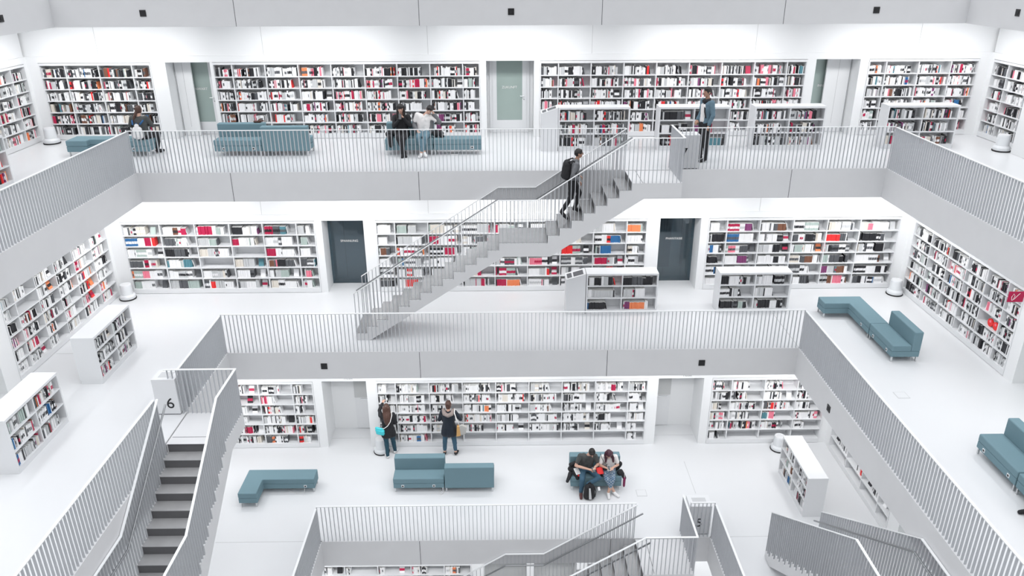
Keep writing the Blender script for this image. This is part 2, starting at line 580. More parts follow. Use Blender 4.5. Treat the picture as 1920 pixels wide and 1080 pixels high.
for ui, (lv, side, u0, dv, u1, words, style) in enumerate(UN):
    z = FL[lv]
    t = empty('built_in_bookcase', (0, 0, 0), CASE_LABEL[ui], 'bookcase', 'bookcases built into the gallery walls')
    g_ = .004
    fr = MB()
    tk = .028
    U0, U1 = u0 + g_, u1 - g_
    sbox(fr, lv, side, U0, U1, DEP - .03, DEP - .005, .01, HT - .01, 'shelf_white')
    sbox(fr, lv, side, U0, U0 + tk, -.012, DEP - .03, .01, HT - .01, 'shelf_white')
    sbox(fr, lv, side, U1 - tk, U1, -.012, DEP - .03, .01, HT - .01, 'shelf_white')
    sbox(fr, lv, side, U0 + tk, U1 - tk, -.012, DEP - .03, 2.03, HT - .01, 'shelf_white')
    fr.obj('frame', t)
    pl = MB()
    sbox(pl, lv, side, U0 + tk, U1 - tk, -.012, DEP - .03, .01, .14, 'shelf_white')
    pl.obj('plinth', t)
    for zz in ZR[1:]:
        sh = MB()
        sbox(sh, lv, side, U0 + tk, U1 - tk, -.006, DEP - .03, zz - .026, zz, 'shelf_white')
        sh.obj('shelf', t)
    edges = [U0 + tk] + list(dv) + [U1 - tk]
    for q in dv:
        d = MB()
        for r_ in range(6):
            top = (ZR + [2.056])[r_ + 1] - .026
            sbox(d, lv, side, q - .013, q + .013, 0, DEP - .03, ZR[r_], top, 'shelf_white')
        d.obj('divider', t)
    f = (lambda lv, side: (lambda u, d: side_xy(lv, side, u, d)))(lv, side)
    n = len(edges) - 1
    for bi in range(n):
        bay = bi if side == 'back' else n - 1 - bi
        for ri in range(6):
            row = 5 - ri
            emp = False
            if ui == 12 and row == 5 and 2 <= bi <= 7:
                emp = True
            if ui == 13 and row == 5 and bi > 0:
                emp = True
            if ui == 14 and ri == 0 and bi < 3:
                emp = True
            if ui == 10 and ri == 2 and bi == 1:
                emp = True
            if ui in (6, 8, 9) and R.random() < .03:
                emp = True
            lo = edges[bi] + (.013 if bi else 0)
            hi = edges[bi + 1] - (.013 if bi < n - 1 else 0)
            comp = (ui, bay, row, '%s row, %s bay, %s' % (ORD[row], NUM[bay], words))
            fill(lo, hi, z + ZR[ri], .289, style, comp, f, DEP, emp)

# freestanding low bookcases: (x0, x1, y0, y1, level, facing, label, words, style, terminal side)
LOW = [
    (1.44, 3.30, 20.15, 20.60, 7, '-y', 'low grey-white bookcase with a slanted terminal cabinet, behind the top of the stair',
     'low bookcase behind stair top', 'case'),
    (4.05, 5.90, 20.15, 20.60, 7, '-y', 'low grey-white bookcase behind the standing man in the denim jacket',
     'low bookcase behind denim-jacket man', 'casem'),
    (6.54, 8.40, 20.15, 20.60, 7, '-y', 'low grey-white bookcase in front of the right green glass door',
     'low bookcase before green door', 'case'),
    (10.02, 11.90, 20.17, 20.62, 7, '-y', 'low grey-white bookcase nearest the upper right railing corner',
     'low bookcase at upper right corner', 'case'),
    (2.12, 3.98, 18.35, 18.80, 6, '-y', 'low bookcase with a slanted terminal cabinet in front of the right dark door',
     'low bookcase beside terminal cabinet', 'casem'),
    (5.56, 7.43, 18.35, 18.80, 6, '-y', 'low bookcase standing right of the right dark door, over the railing',
     'low bookcase right of dark door', 'casem'),
    (-9.33, -8.84, 14.93, 16.68, 6, '+x', 'low white bookcase standing free in the left part of the middle gallery, farther one',
     'farther low bookcase at left', 'casel'),
    (-9.33, -8.83, 11.70, 13.45, 6, '+x', 'low white bookcase standing free at the left edge, nearer one',
     'nearer low bookcase at left edge', 'casel'),
    (7.20, 7.68, 15.02, 16.82, 5, '-x', 'low white bookcase standing free in the right part of the lower gallery',
     'low bookcase in lower gallery', 'casel'),
    (-11.58, -11.08, 15.4, 17.2, 7, '+x', 'low white bookcase cut off by the left edge on the upper gallery',
     'low bookcase at the upper left edge', 'case'),
]
LH = 1.13
ZL = [.12, .46, .80]
for li, (x0, x1, y0, y1, lv, face, lab, words, style) in enumerate(LOW):
    z = FL[lv] + .001
    t = empty('low_bookcase', ((x0 + x1) / 2, (y0 + y1) / 2, z), lab, 'bookcase', 'free-standing low bookcases')
    cx, cy = t.location[0], t.location[1]
    along = 'x' if face == '-y' else 'y'
    if along == 'x':
        ua, ub, dep = x0, x1, y1 - y0
        f = (lambda y0: (lambda u, d: (u, y0 + d)))(y0)
    else:
        ua, ub, dep = y0, y1, x1 - x0
        if face == '+x':
            f = (lambda x1: (lambda u, d: (x1 - d, u)))(x1)
        else:
            f = (lambda x0: (lambda u, d: (x0 + d, u)))(x0)

    def lb(b, u0, u1, d0, d1, z0, z1, m='shelf_white'):
        p, q = f(u0, d0), f(u1, d1)
        b.box(p[0] - cx, q[0] - cx, p[1] - cy, q[1] - cy, z0, z1, m)
    fr = MB()
    tk = .04
    lb(fr, ua, ub, 0, dep, LH - .05, LH)
    lb(fr, ua, ua + tk, 0, dep, .10, LH - .05)
    lb(fr, ub - tk, ub, 0, dep, .10, LH - .05)
    lb(fr, ua + tk, ub - tk, .30, .33, .10, LH - .05)
    lb(fr, ua + tk, ub - tk, .33, dep, .10, LH - .05)
    lb(fr, ua + tk, ub - tk, 0, .30, .10, .12)
    fr.obj('carcass', t)
    pl = MB()
    lb(pl, ua + .006, ub - .006, .012, dep - .012, 0, .10)
    pl.obj('plinth', t)
    mid = (ua + ub) / 2
    for q in ZL[1:]:
        s = MB()
        lb(s, ua + tk, ub - tk, .004, .30, q - .03, q)
        s.obj('shelf', t)
    d = MB()
    for a_, b_ in ((.12, .43), (.46, .77), (.80, LH - .05)):
        lb(d, mid - .014, mid + .014, .006, .30, a_, b_)
    d.obj('divider', t)
    for bi, (a_, b_) in enumerate(((ua + tk, mid - .014), (mid + .014, ub - tk))):
        for ri in range(3):
            row = 2 - ri
            if along == 'x':
                half = ('left', 'right')[bi]
            else:
                half = ('near', 'far')[bi]
            comp = (100 + li, bi, row, '%s shelf %s half, %s' % (ORD3[row], half, words))
            fill(a_, b_, z + ZL[ri], .295, style, comp, f, .30)


def book_geo(b, rec, simple=True):
    comp, a, e, z0, h, bd, c, c2, setb, f, depth, kind, lean = rec
    cm = 'book_' + PN[c].replace(' ', '_')
    bm_ = 'book_' + PN[c2].replace(' ', '_')
    d0 = setb
    d1 = min(setb + bd, depth - .035)
    if kind == 'face':
        d0, d1 = .08, .11
    def P(u, d, zz):
        if lean:
            u = u - (zz - z0) * math.tan(lean)
        q = f(u, d)
        return (q[0], q[1], zz)
    k = len(b.v)
    tl = .07 if kind == 'face' else 0            # face-out books tip back a little
    zs = [z0, z0 + h * .28, z0 + h * .62, z0 + h]
    for zz in zs:
        q = tl * (zz - z0) / h
        b.v += [P(a, d0 + q, zz), P(e, d0 + q, zz)]
    b.v += [P(a, d1, z0), P(e, d1, z0), P(a, d1 + tl, z0 + h), P(e, d1 + tl, z0 + h)]
    mc, mb_, mp = b.mi(cm), b.mi(bm_), b.mi('paper')
    F = [((0, 1, 3, 2), mc), ((2, 3, 5, 4), mb_), ((4, 5, 7, 6), mc), ((6, 7, 11, 10), mp),
         ((0, 2, 4, 6, 10, 8), mc), ((1, 9, 11, 7, 5, 3), mc)]
    for q, m_ in F:
        b.f.append(tuple(k + i for i in q))
        b.m.append(m_)


# which compartments show largest: about 300 books are built one by one, the rest as one object
comps = {}
for r in BOOKS:
    comps.setdefault(r[0], []).append(r)
sc = []
for c, rs in comps.items():
    r = rs[len(rs) // 2]
    x, y = r[9](r[1], r[8])
    p0, p1 = px((x, y, r[3])), px((x, y, r[3] + r[4]))
    hgt = math.hypot(p0[0] - p1[0], p0[1] - p1[1])
    ok = 8 < p0[0] < 1912 and 8 < p0[1] < 1072
    hid = (c[0] in (14, 15, 16, 11, 109)) or (c[0] == 8 and c[2] > 3 and c[1] < 2) or (c[0] == 9 and p0[1] > 690)
    if c[0] == 9 and (p0[0] > 110 and p0[1] > 620):
        hid = True
    if ok and not hid:
        sc.append((hgt + (4 if c[0] >= 100 else 0), c))
sc.sort(key=lambda q: -q[0])
chosen, cnt = set(), 0
for s_, c in sc:
    if cnt + len(comps[c]) > 306:
        continue
    chosen.add(c)
    cnt += len(comps[c])
    if cnt > 296:
        break
bulk = MB()
for r in BOOKS:
    if r[0] not in chosen:
        book_geo(bulk, r)
o = bulk.obj('books', fix=False)
tag(o, 'many more books standing in rows on the shelves of every gallery', 'books', kind='stuff')
tally = {}
ORDN = ('first second third fourth fifth sixth seventh eighth ninth tenth eleventh twelfth thirteenth fourteenth fifteenth sixteenth seventeenth '
        'eighteenth nineteenth twentieth').split()
for c in chosen:
    rev = (c[0] < 100 and UN[c[0]][1] == 'right') or c[0] == 108
    for r in sorted(comps[c], key=lambda r: -r[1] if rev else r[1]):
        k = (c, r[6], r[11])
        tally[k] = tally.get(k, 0) + 1
        tally[id(r)] = tally[k]
for r in BOOKS:
    if r[0] not in chosen:
        continue
    n_th = tally[id(r)]
    only = tally[(r[0], r[6], r[11])] == 1
    who = {'face': 'face-out %s book', 'lean': 'leaning %s book', 'stand': '%s book'}[r[11]] % PN[r[6]]
    who = ('only ' if only else ORDN[min(n_th, 20) - 1] + ' ') + who + ('' if only else ' from left')
    comp, a, e, z0, h, bd, c, c2, setb, f, depth, kind, lean = r
    cx, cy = f((a + e) / 2, setb)
    t = empty('book', (cx, cy, z0 + .0005), who + ', ' + comp[3], 'book', 'books, ' + comp[3])
    cover, pages = MB(), MB()
    book_geo(cover, r)
    # cover: spine and two boards; the page block stays a little inside
    cm = 'book_' + PN[c].replace(' ', '_')
    cover.v = [(v[0] - cx, v[1] - cy, v[2] - z0) for v in cover.v]
    keep = [i for i in range(len(cover.f)) if cover.mats[cover.m[i]] != 'paper']
    cover.f = [cover.f[i] for i in keep]
    cover.m = [cover.m[i] for i in keep]
    cover.obj('cover', t, fix=False)
    d1 = min(setb + bd, depth - .035) if kind != 'face' else .11
    d0 = setb if kind != 'face' else .08
    tl = .07 if kind == 'face' else 0
    q0 = []
    for zz, tt in ((z0 + .003, 0), (z0 + h - .004, 1)):
        for (u, d) in ((a + .0015, d0 + .003), (e - .0015, d0 + .003), (e - .0015, d1 - .003), (a + .0015, d1 - .003)):
            if lean:
                u = u - (zz - z0) * math.tan(lean)
            p = f(u, d + tl * tt)
            q0.append((p[0] - cx, p[1] - cy, zz - z0))
    pages.v = q0
    pi = pages.mi('paper')
    pages.f = [(0, 3, 2, 1), (4, 5, 6, 7), (0, 1, 5, 4), (1, 2, 6, 5), (2, 3, 7, 6), (3, 0, 4, 7)]
    pages.m = [pi] * 6
    pages.obj('pages', t, fix=False)

# slanted terminal cabinets beside two of the low bookcases
for (x0, x1, yf, lv, lab) in ((1.0, 1.432, 20.15, 7, 'slanted grey terminal cabinet beside the low bookcase on the upper gallery'),
                              (1.6, 2.105, 18.35, 6, 'slanted grey terminal cabinet beside the low bookcase on the middle gallery')):
    z = FL[lv]
    t = empty('terminal_cabinet', ((x0 + x1) / 2, yf + .2, z), lab, 'cabinet', 'slanted terminal cabinets')
    cx, cy = t.location[0], t.location[1]
    # the top drops towards the outer side
    b = MB()
    pts = [(x0 - cx, 0), (x1 - cx, 0), (x1 - cx, 1.13), (x0 - cx, .98)]
    b.prism(pts, 1, yf - cy, yf + .45 - cy, 'shelf_white')
    b.obj('body', t)
    sl = .15 / (x1 - x0)
    for (a_, e_) in ((.06, .30), (.38, .88)):
        s = MB()
        ya, yb_ = yf + .06 - cy, yf + .36 - cy
        xa, xb = x0 + (x1 - x0) * a_, x0 + (x1 - x0) * e_
        zf = lambda x: .98 + sl * (x - x0) + .003
        k = len(s.v)
        s.v += [(xa - cx, ya, zf(xa)), (xb - cx, ya, zf(xb)), (xb - cx, yb_, zf(xb)), (xa - cx, yb_, zf(xa)),
                (xa - cx, ya, zf(xa) - .01), (xb - cx, ya, zf(xb) - .01), (xb - cx, yb_, zf(xb) - .01), (xa - cx, yb_, zf(xa) - .01)]
        s.f += [(0, 1, 2, 3), (4, 7, 6, 5), (0, 4, 5, 1), (1, 5, 6, 2), (2, 6, 7, 3), (3, 7, 4, 0)]
        s.m += [s.mi('book_dark_grey')] * 6
        s.obj('screen' if a_ > .3 else 'keypad', t)

# ------------------------------------------------------------------ doors
def dbox(b, lv, u0, u1, d0, d1, z0, z1, m):
    sbox(b, lv, 'back', u0, u1, d0, d1, z0, z1, m)


dn = 0
# upper gallery: recessed white doors with a green glass pane
for (u0, u1, g0, g1, pw, wd, wx, al, cover_) in ((-9.20, -7.99, -9.02, -8.30, -9.19, 'GEGENWART', -8.40, 'RIGHT', (-9.19, -8.72)),
                                               (-0.45, 0.87, -0.17, 0.56, 0, 'ZUKUNFT', 0.195, 'CENTER', None),
                                               (8.64, 9.86, 8.80, 9.55, 0, 'INNOVATION', 9.03, 'LEFT', (9.16, 9.85))):
    dn += 1
    lv = 7
    z = FL[lv]
    b = MB()
    dbox(b, lv, u0 + .005, u1 - .005, .74, .79, 0, HT - .002, 'plaster')
    dbox(b, lv, g0 - .20, g1 + .20, .68, .74, .005, HT - .01, 'shelf_white')
    door = struct(b.obj('door_%d' % dn))
    f = MB()
    dbox(f, lv, g0, g1, .672, .682, .36, HT - .012, 'glass_green')
    f.obj('glass_pane', door)
    fr = MB()
    dbox(fr, lv, g0 - .12, g0, .66, .685, .12, HT - .012, 'shelf_white')
    dbox(fr, lv, g1, g1 + .12, .66, .685, .12, HT - .012, 'shelf_white')
    dbox(fr, lv, g0, g1, .66, .685, .12, .36, 'shelf_white')
    fr.obj('door_frame', door)
    h = MB()
    hx = g1 + .05
    y = WL[lv][2] + .66
    h.tube([(hx, y, z + 1.05), (hx, y - .05, z + 1.05), (hx - .11, y - .05, z + 1.05)], .009, 'leg_chrome')
    h.tube([(hx, y, z + .95), (hx, y - .012, z + .95)], .018, 'leg_chrome')
    h.obj('door_handle', door)
    text(wd, .095, (wx, WL[lv][2] + .665, z + 1.26), (math.pi / 2, 0, 0), door, 'paper', 'door_lettering', .001, al)
    if cover_:
        c = MB()
        dbox(c, lv, cover_[0], cover_[1], .50, .56, .005, HT - .005, 'plaster')
        c.obj('folding_panel', door)
        j = MB()
        jx = cover_[0] + .02 if dn == 1 else cover_[1] - .02
        dbox(j, lv, jx - .006, jx + .006, .494, .5, .01, HT - .01, 'steel')
        dbox(j, lv, (cover_[0] + cover_[1]) / 2 - .004, (cover_[0] + cover_[1]) / 2 + .004, .496, .5, .25, HT - .01, 'grey_panel')
        j.obj('panel_edge', door)

# middle gallery: dark glass fronts with a concrete room behind
for (u0, u1, wd, wx) in ((-4.92, -3.80, 'SPANNUNG', -4.35), (4.25, 5.36, 'PHANTASIE', 4.81)):
    dn += 1
    lv = 6
    z = FL[lv]
    b = MB()
    # room behind
    dbox(b, lv, u0, u1, .98, 1.0, .002, HT - .002, 'back_room')
    dbox(b, lv, u0, u1, .66, 1.0, .001, .012, 'back_room_floor')
    dbox(b, lv, u0 + .36, u0 + .375, .975, .981, .03, HT - .01, 'book_dark_grey')
    dbox(b, lv, u1 - .22, u1 - .205, .975, .981, .03, HT - .01, 'book_dark_grey')
    for q in (.16, .4, .95):
        dbox(b, lv, u0 + q - .012, u0 + q + .012, .975, .981, 1.5, 1.524, 'black')
    if wx > 0:
        dbox(b, lv, u0, u0 + .52, .86, .98, .35, HT - .002, 'book_dark_grey')
        dbox(b, lv, u0 + .82, u0 + .88, .80, .86, .4, HT - .3, 'book_dark_grey')
    door = struct(b.obj('door_%d' % dn))
    f = MB()
    dbox(f, lv, u0 + .003, u1 - .003, .655, .665, .012, HT - .003, 'dark_glass')
    f.obj('glass_pane', door)
    j = MB()
    dbox(j, lv, u0 + .015, u1 - .015, .64, .68, .001, .012, 'leg_chrome')
    j.obj('threshold', door)
    text(wd, .092, (wx, WL[lv][2] + .652, z + 1.26), (math.pi / 2, 0, 0), door, 'paper', 'door_lettering', .001)

# lower gallery: open white passages with a grey panel, small sign text above
for (u0, u1, g0, g1, tx) in ((-4.93, -3.74, -4.28, -3.745, -4.2), (4.15, 5.38, 4.155, 4.72, 4.92)):
    dn += 1
    lv = 5
    b = MB()
    dbox(b, lv, u0, u1, .95, 1.0, .001, HT - .001, 'plaster')
    door = struct(b.obj('door_%d' % dn))
    f = MB()
    dbox(f, lv, g0, g1, .90, .945, 1.05, HT - .003, 'grey_panel')
    f.obj('grey_panel', door)
    f = MB()
    dbox(f, lv, g0, g1, .92, .945, .02, 1.05, 'shelf_white')
    f.obj('door_leaf', door)
    h = MB()
    dbox(h, lv, g0 + .15, g1 - .08, .90, .915, .98, 1.01, 'leg_chrome')
    h.obj('push_bar', door)
    h = MB()
    dbox(h, lv, u0 + .02, u1 - .02, .42, .43, .0005, .004, 'grey_panel')
    h.obj('threshold', door)
    text('MUSIK', .085, (tx, WL[lv][2] - .003, 2.16), (math.pi / 2, 0, 0), door, 'book_dark_grey', 'sign_lettering', .001)

for (lv, side, u0, u1, dd) in ((6, 'left', 13.3, 14.55, .6), (6, 'right', 13.3, 14.60, .6), (5, 'right', 12.9, 13.95, .5)):
    dn += 1
    b = MB()
    sbox(b, lv, side, u0 + .003, u1 - .003, dd - .06, dd - .005, .002, HT - .003, 'plaster')
    door = struct(b.obj('door_%d' % dn))
    b = MB()
    sbox(b, lv, side, u0 + .15, u1 - .15, dd - .075, dd - .06, .25, HT - .1, 'glass_green')
    b.obj('glass_pane', door)
    b = MB()
    sbox(b, lv, side, u1 - .08, u1 - .05, dd - .09, dd - .06, .9, 1.3, 'steel')
    b.obj('door_handle', door)
for (u0, u1) in ((-.6, .55), (.75, 1.9)):
    dn += 1
    b = MB()
    dbox(b, 4, u0 + .003, u1 - .003, .5, .56, .002, HT - .003, 'grey_panel')
    struct(b.obj('door_%d' % dn))

# ------------------------------------------------------------------ railings
def bar_mesh(ax):
    b = MB()
    if ax == 'x':
        b.box(-.006, .006, -.0205, .0205, 0, 1, 'bar_grey')
    else:
        b.box(-.0205, .0205, -.006, .006, 0, 1, 'bar_grey')
    o = b.obj('baluster')
    me = o.data
    bpy.data.objects.remove(o)
    return me


BAR = {'x': bar_mesh('x'), 'y': bar_mesh('y')}
SP = 0.0915


def bars(t, pts, ax, org, limit=98):
    """pts: (x, y, z bottom, height); the nearest are parts of their own, the others one part"""
    pts = sorted(pts, key=lambda p: abs(math.dist((p[0], p[1], p[2]), (0, 0, CZ)) - 12) if len(pts) > limit else 0)
    rest = pts[limit:]
    for (x, y, z, h) in pts[:limit]:
        o = bpy.data.objects.new('baluster', BAR[ax])
        C.objects.link(o)
        o.parent = t
        o.location = (x - org[0], y - org[1], z - org[2])
        o.scale = (1, 1, h)
    if rest:
        b = MB()
        for (x, y, z, h) in rest:
            x, y, z = x - org[0], y - org[1], z - org[2]
            if ax == 'x':
                b.box(x - .006, x + .006, y - .0205, y + .0205, z, z + h, 'bar_grey')
            else:
                b.box(x - .0205, x + .0205, y - .006, y + .006, z, z + h, 'bar_grey')
        o = b.obj('balusters', t)
        o['kind'] = 'stuff'


def gallery_rail(lv, ax, fixed, a, b_, lab):
    z = FL[lv]
    org = (fixed, a, z) if ax == 'y' else (a, fixed, z)
    t = empty('railing', org, lab, 'railing', 'gallery edge railings')
    n = int(abs(b_ - a) / SP)
    st = (b_ - a) / n
    pts = []
    for k in range(n + 1):
        q = a + st * k
        x, y = (fixed, q) if ax == 'y' else (q, fixed)
        pts.append((x, y, z + .014, .985))
    bars(t, pts, ax, org)
    r = MB()
    lo, hi = min(a, b_) - .006, max(a, b_) + .006
    if ax == 'x':
        r.box(lo - org[0], hi - org[0], -.0225, .0225, .998, 1.013, 'rail_white')
    else:
        r.box(-.0225, .0225, lo - org[1], hi - org[1], .998, 1.013, 'rail_white')
    r.obj('top_rail', t)


e = .022
gallery_rail(7, 'x', OP[7][2], OP[7][0], 2.88, 'long white railing along the back edge of the upper gallery, left of the stair top')
gallery_rail(7, 'x', OP[7][2], 4.13, OP[7][1], 'white railing along the back edge of the upper gallery, right of the stair top')
gallery_rail(7, 'y', OP[7][0], OP[7][2] - .09, 3.0, 'white railing running down the left side of the upper gallery')
gallery_rail(7, 'y', OP[7][1], OP[7][2] - .09, 3.0, 'white railing running down the right side of the upper gallery')
gallery_rail(6, 'x', OP[6][2], OP[6][0], OP[6][1], 'long white railing along the whole back edge of the middle gallery')
gallery_rail(6, 'y', OP[6][0], OP[6][2] - .09, 13.76, 'short white railing from the middle gallery corner to the cabinet numbered 6')
gallery_rail(6, 'y', OP[6][0], 12.56, 3.0, 'long white railing of the middle gallery left of the descending grey stair')
gallery_rail(6, 'y', OP[6][1], OP[6][2] - .09, 3.0, 'long white railing running down the right side of the middle gallery')
gallery_rail(5, 'x', OP[5][2], OP[5][0], 2.99, 'white railing along the back edge of the lower gallery, left of the stair')
gallery_rail(5, 'x', OP[5][2], 4.26, OP[5][1], 'very short white railing in front of the cabinet numbered 5')
gallery_rail(5, 'y', OP[5][0], OP[5][2] - .09, 6.0, 'white railing running down the left side of the lower gallery opening')
gallery_rail(5, 'y', OP[5][1], OP[5][2] - .09, 6.0, 'white railing running down the right side of the lower gallery opening')

# ------------------------------------------------------------------ staircases
RI, RU = 0.17759, 0.27


def stair(O, T, S, z, nlow, lab, names):
    ax = 'x' if T[0] else 'y'

    def P(t, s, zz):
        return (O[0] + T[0] * t + S[0] * s, O[1] + T[1] * t + S[1] * s, z + zz)
    root = empty('staircase', (0, 0, 0), lab, 'stairs')
    out = [(1.13, 0), (0, 0)]
    tr = []
    for k in range(1, 8):
        out += [(-RU * (k - 1), -RI * k), (-RU * k, -RI * k)]
        tr.append((-RU * k, -RU * (k - 1), -RI * k))
    m0 = -RU * 7
    out += [(m0, -RI * 8), (m0 - 1.13, -RI * 8)]
    m1 = m0 - 1.13
    for j in range(1, nlow):
        out += [(m1 - RU * (j - 1), -RI * (8 + j)), (m1 - RU * j, -RI * (8 + j))]
        tr.append((m1 - RU * j, m1 - RU * (j - 1), -RI * (8 + j)))
    fz = -RI * (8 + nlow)
    ft = m1 - RU * (nlow - 1)
    out += [(ft, fz), (ft + .33, fz)]
    zm = -RI * 8 - .33
    out += [(ft + .33 + (zm - fz) / .658, zm), (-1.82, zm), (-1.82 + (-.35 - zm) / .658, -.35), (1.13, -.35)]
    k = len(out)
    b = MB()
    b.v = [P(t, .02, q) for t, q in out] + [P(t, 1.15, q) for t, q in out]
    mi = b.mi('concrete')
    b.f = [tuple(range(k)), tuple(range(2 * k - 1, k - 1, -1))]
    for j in range(k):
        q = (j + 1) % k
        b.f.append((j, q, k + q, k + j))
    b.m = [mi] * len(b.f)
    b.obj('stair_body', root)

    def slab(t0, t1, s0, s1, z0, z1, m, name):
        p, q = P(t0, s0, z0), P(t1, s1, z1)
        bb = MB()
        bb.box(p[0], q[0], p[1], q[1], p[2], q[2], m)
        return bb.obj(name, root) if name else bb

    for (t0, t1, zz) in tr:
        bb = MB()
        for (a0, a1, z0, z1, m) in ((t0 - .012, t1 + .002, zz, zz + .012, 'tread'), (t1 - .004, t1 + .002, zz + .012, zz + RI - .002, 'riser')):
            p, q = P(a0, .05, z0), P(a1, 1.12, z1)
            bb.box(p[0], q[0], p[1], q[1], p[2], q[2], m)
        bb.obj('tread', root)
    slab(m1 - .012, m0, .05, 1.12, -RI * 8, -RI * 8 + .012, 'tread', 'landing_tread')
    slab(m0 - .004, m0 + .002, .05, 1.12, -RI * 8 + .012, -RI * 7 - .002, 'riser', 'landing_riser')
    slab(m1 - RU * 0 - .004, m1 + .002, .05, 1.12, -RI * 9 + .012, -RI * 8 - .002, 'riser', 'landing_riser')
    bb = MB()
    p, q = P(-.015, .05, .001), P(0.0, 1.12, .004)
    bb.box(p[0], q[0], p[1], q[1], p[2], q[2], 'joint')
    p, q = P(.24, .05, .001), P(.25, 1.12, .0035)
    bb.box(p[0], q[0], p[1], q[1], p[2], q[2], 'joint')
    bb.obj('nosing_strip', root)

    def zstep(t):
        for (t0, t1, zz) in tr:
            if t0 <= t < t1:
                return zz
        if t >= 0:
            return 0
        if m1 <= t < m0:
            return -RI * 8
        return fz
    sl = RI / RU
    h = 1.02
    zmid = -RI * 8 + h + .015
    rt = [(ft + .02, zmid + (ft + .02 - (m1 - .02)) * sl), (m1 - .02, zmid), (-2.14, zmid), (0, h), (1.13, h)]

    def ztop(t):
        for (a, za), (c, zc) in zip(rt, rt[1:]):
            if a <= t <= c:
                return za + (zc - za) * (t - a) / (c - a)
        return h
    for s, nm, end in ((1.135, names[0], 1.12), (.035, names[1], -.01)):
        rr = empty('stair_railing', P(ft, s, fz), nm, 'railing', 'stair railings')
        org = tuple(rr.location)
        pts = []
        t = ft + .03
        while t < end:
            zb = zstep(t)
            x, y, zz = P(t, s, zb)
            pts.append((x, y, zz + .001, ztop(t) - zb - .01))
            t += SP
        if end > 1:
            q = s - SP
            p2 = []
            while q > -.30:
                x, y, zz = P(1.115, q, 0)
                p2.append((x, y, zz + .002, h - .01))
                q -= SP
        lim = 98 - (16 if end > 1 else 0)
        bars(rr, pts, ax, org, lim)
        if end > 1:
            bars(rr, p2, 'y' if ax == 'x' else 'x', org, 16)
        b = MB()
        path = [(min(t, 1.091), q) for t, q in rt if t <= end + .02]
        if end < 1:
            path = [(t, q) for t, q in rt if t < -.01] + [(-.01, ztop(-.01))]
        k = len(path)
        for ds, dz in ((-.0225, -.0075), (.0225, -.0075), (.0225, .0075), (-.0225, .0075)):
            for (t, q) in path:
                v = P(t, s + ds, q + dz)
                b.v.append((v[0] - org[0], v[1] - org[1], v[2] - org[2]))
        mi = b.mi('rail_white')
        for g_ in range(4):
            for j in range(k - 1):
                a, c = g_ * k + j, ((g_ + 1) % 4) * k + j
                b.f.append((a, a + 1, c + 1, c))
                b.m.append(mi)
        b.f += [(0, k, 2 * k, 3 * k), (k - 1, 2 * k - 1, 3 * k - 1, 4 * k - 1)]
        b.m += [mi, mi]
        if end > 1:
            p, q = P(1.0925, s + .0225, h - .0075), P(1.1375, -.30, h + .0075)
            b.box(p[0] - org[0], q[0] - org[0], p[1] - org[1], q[1] - org[1], p[2] - org[2], q[2] - org[2], 'rail_white')
        b.obj('top_rail', rr)
        if s > .5 and nlow < 18:
            continue
        hs = s - .07 if s > .5 else s + .07
        hp = [(ft - .12, rt[0][1] - .28 - .12 * sl), (m1 - .02, zmid - .28), (-2.14, zmid - .28), (.12, h - .28 + .08)]
        b = MB()
        w = [tuple(a - o for a, o in zip(P(t, hs, q), org)) for t, q in hp]
        b.tube(w, .019, 'steel', 10)
        for (a, za), (c, zc) in zip(hp, hp[1:]):
            mm = (a + c) / 2
            p0 = P(mm, hs, (za + zc) / 2)
            p1 = P(mm, s, (za + zc) / 2 - .03)
            b.tube([tuple(u - o for u, o in zip(p0, org)), tuple(u - o for u, o in zip(p1, org))], .006, 'steel', 6)
        b.obj('handrail', rr)


stair((2.91, OP[7][2] - .03), (1, 0), (0, -1), FL[7], 14, 'white stair climbing to the right from the middle gallery to the upper gallery',
      ('near railing of the stair that climbs to the right, ending at the cabinet numbered 7',
       'far railing of the stair that climbs to the right, against the back edge beam'))
stair((OP[6][0] + .03, 12.6), (0, 1), (1, 0), FL[6], 14, 'stair with dark grey steps descending towards the viewer at the left',
      ('right-hand railing of the dark-stepped stair at the left',
       'left-hand railing of the dark-stepped stair, with a steel handrail'))
stair((OP[6][1] - .03, 7.15), (0, -1), (-1, 0), FL[6], 14, 'stair rising towards the viewer at the bottom right',
      ('inner grey railing of the stair at the bottom right', 'outer railing of the stair at the bottom right, below the long beam'))
stair((3.02, OP[5][2] - .03), (1, 0), (0, -1), FL[5], 18, 'stair going down to the left at the bottom edge, beside the cabinet numbered 5',
      ('near railing of the stair at the bottom edge, left of the number 5',
       'far railing of the stair at the bottom edge, along the lowest beam'))

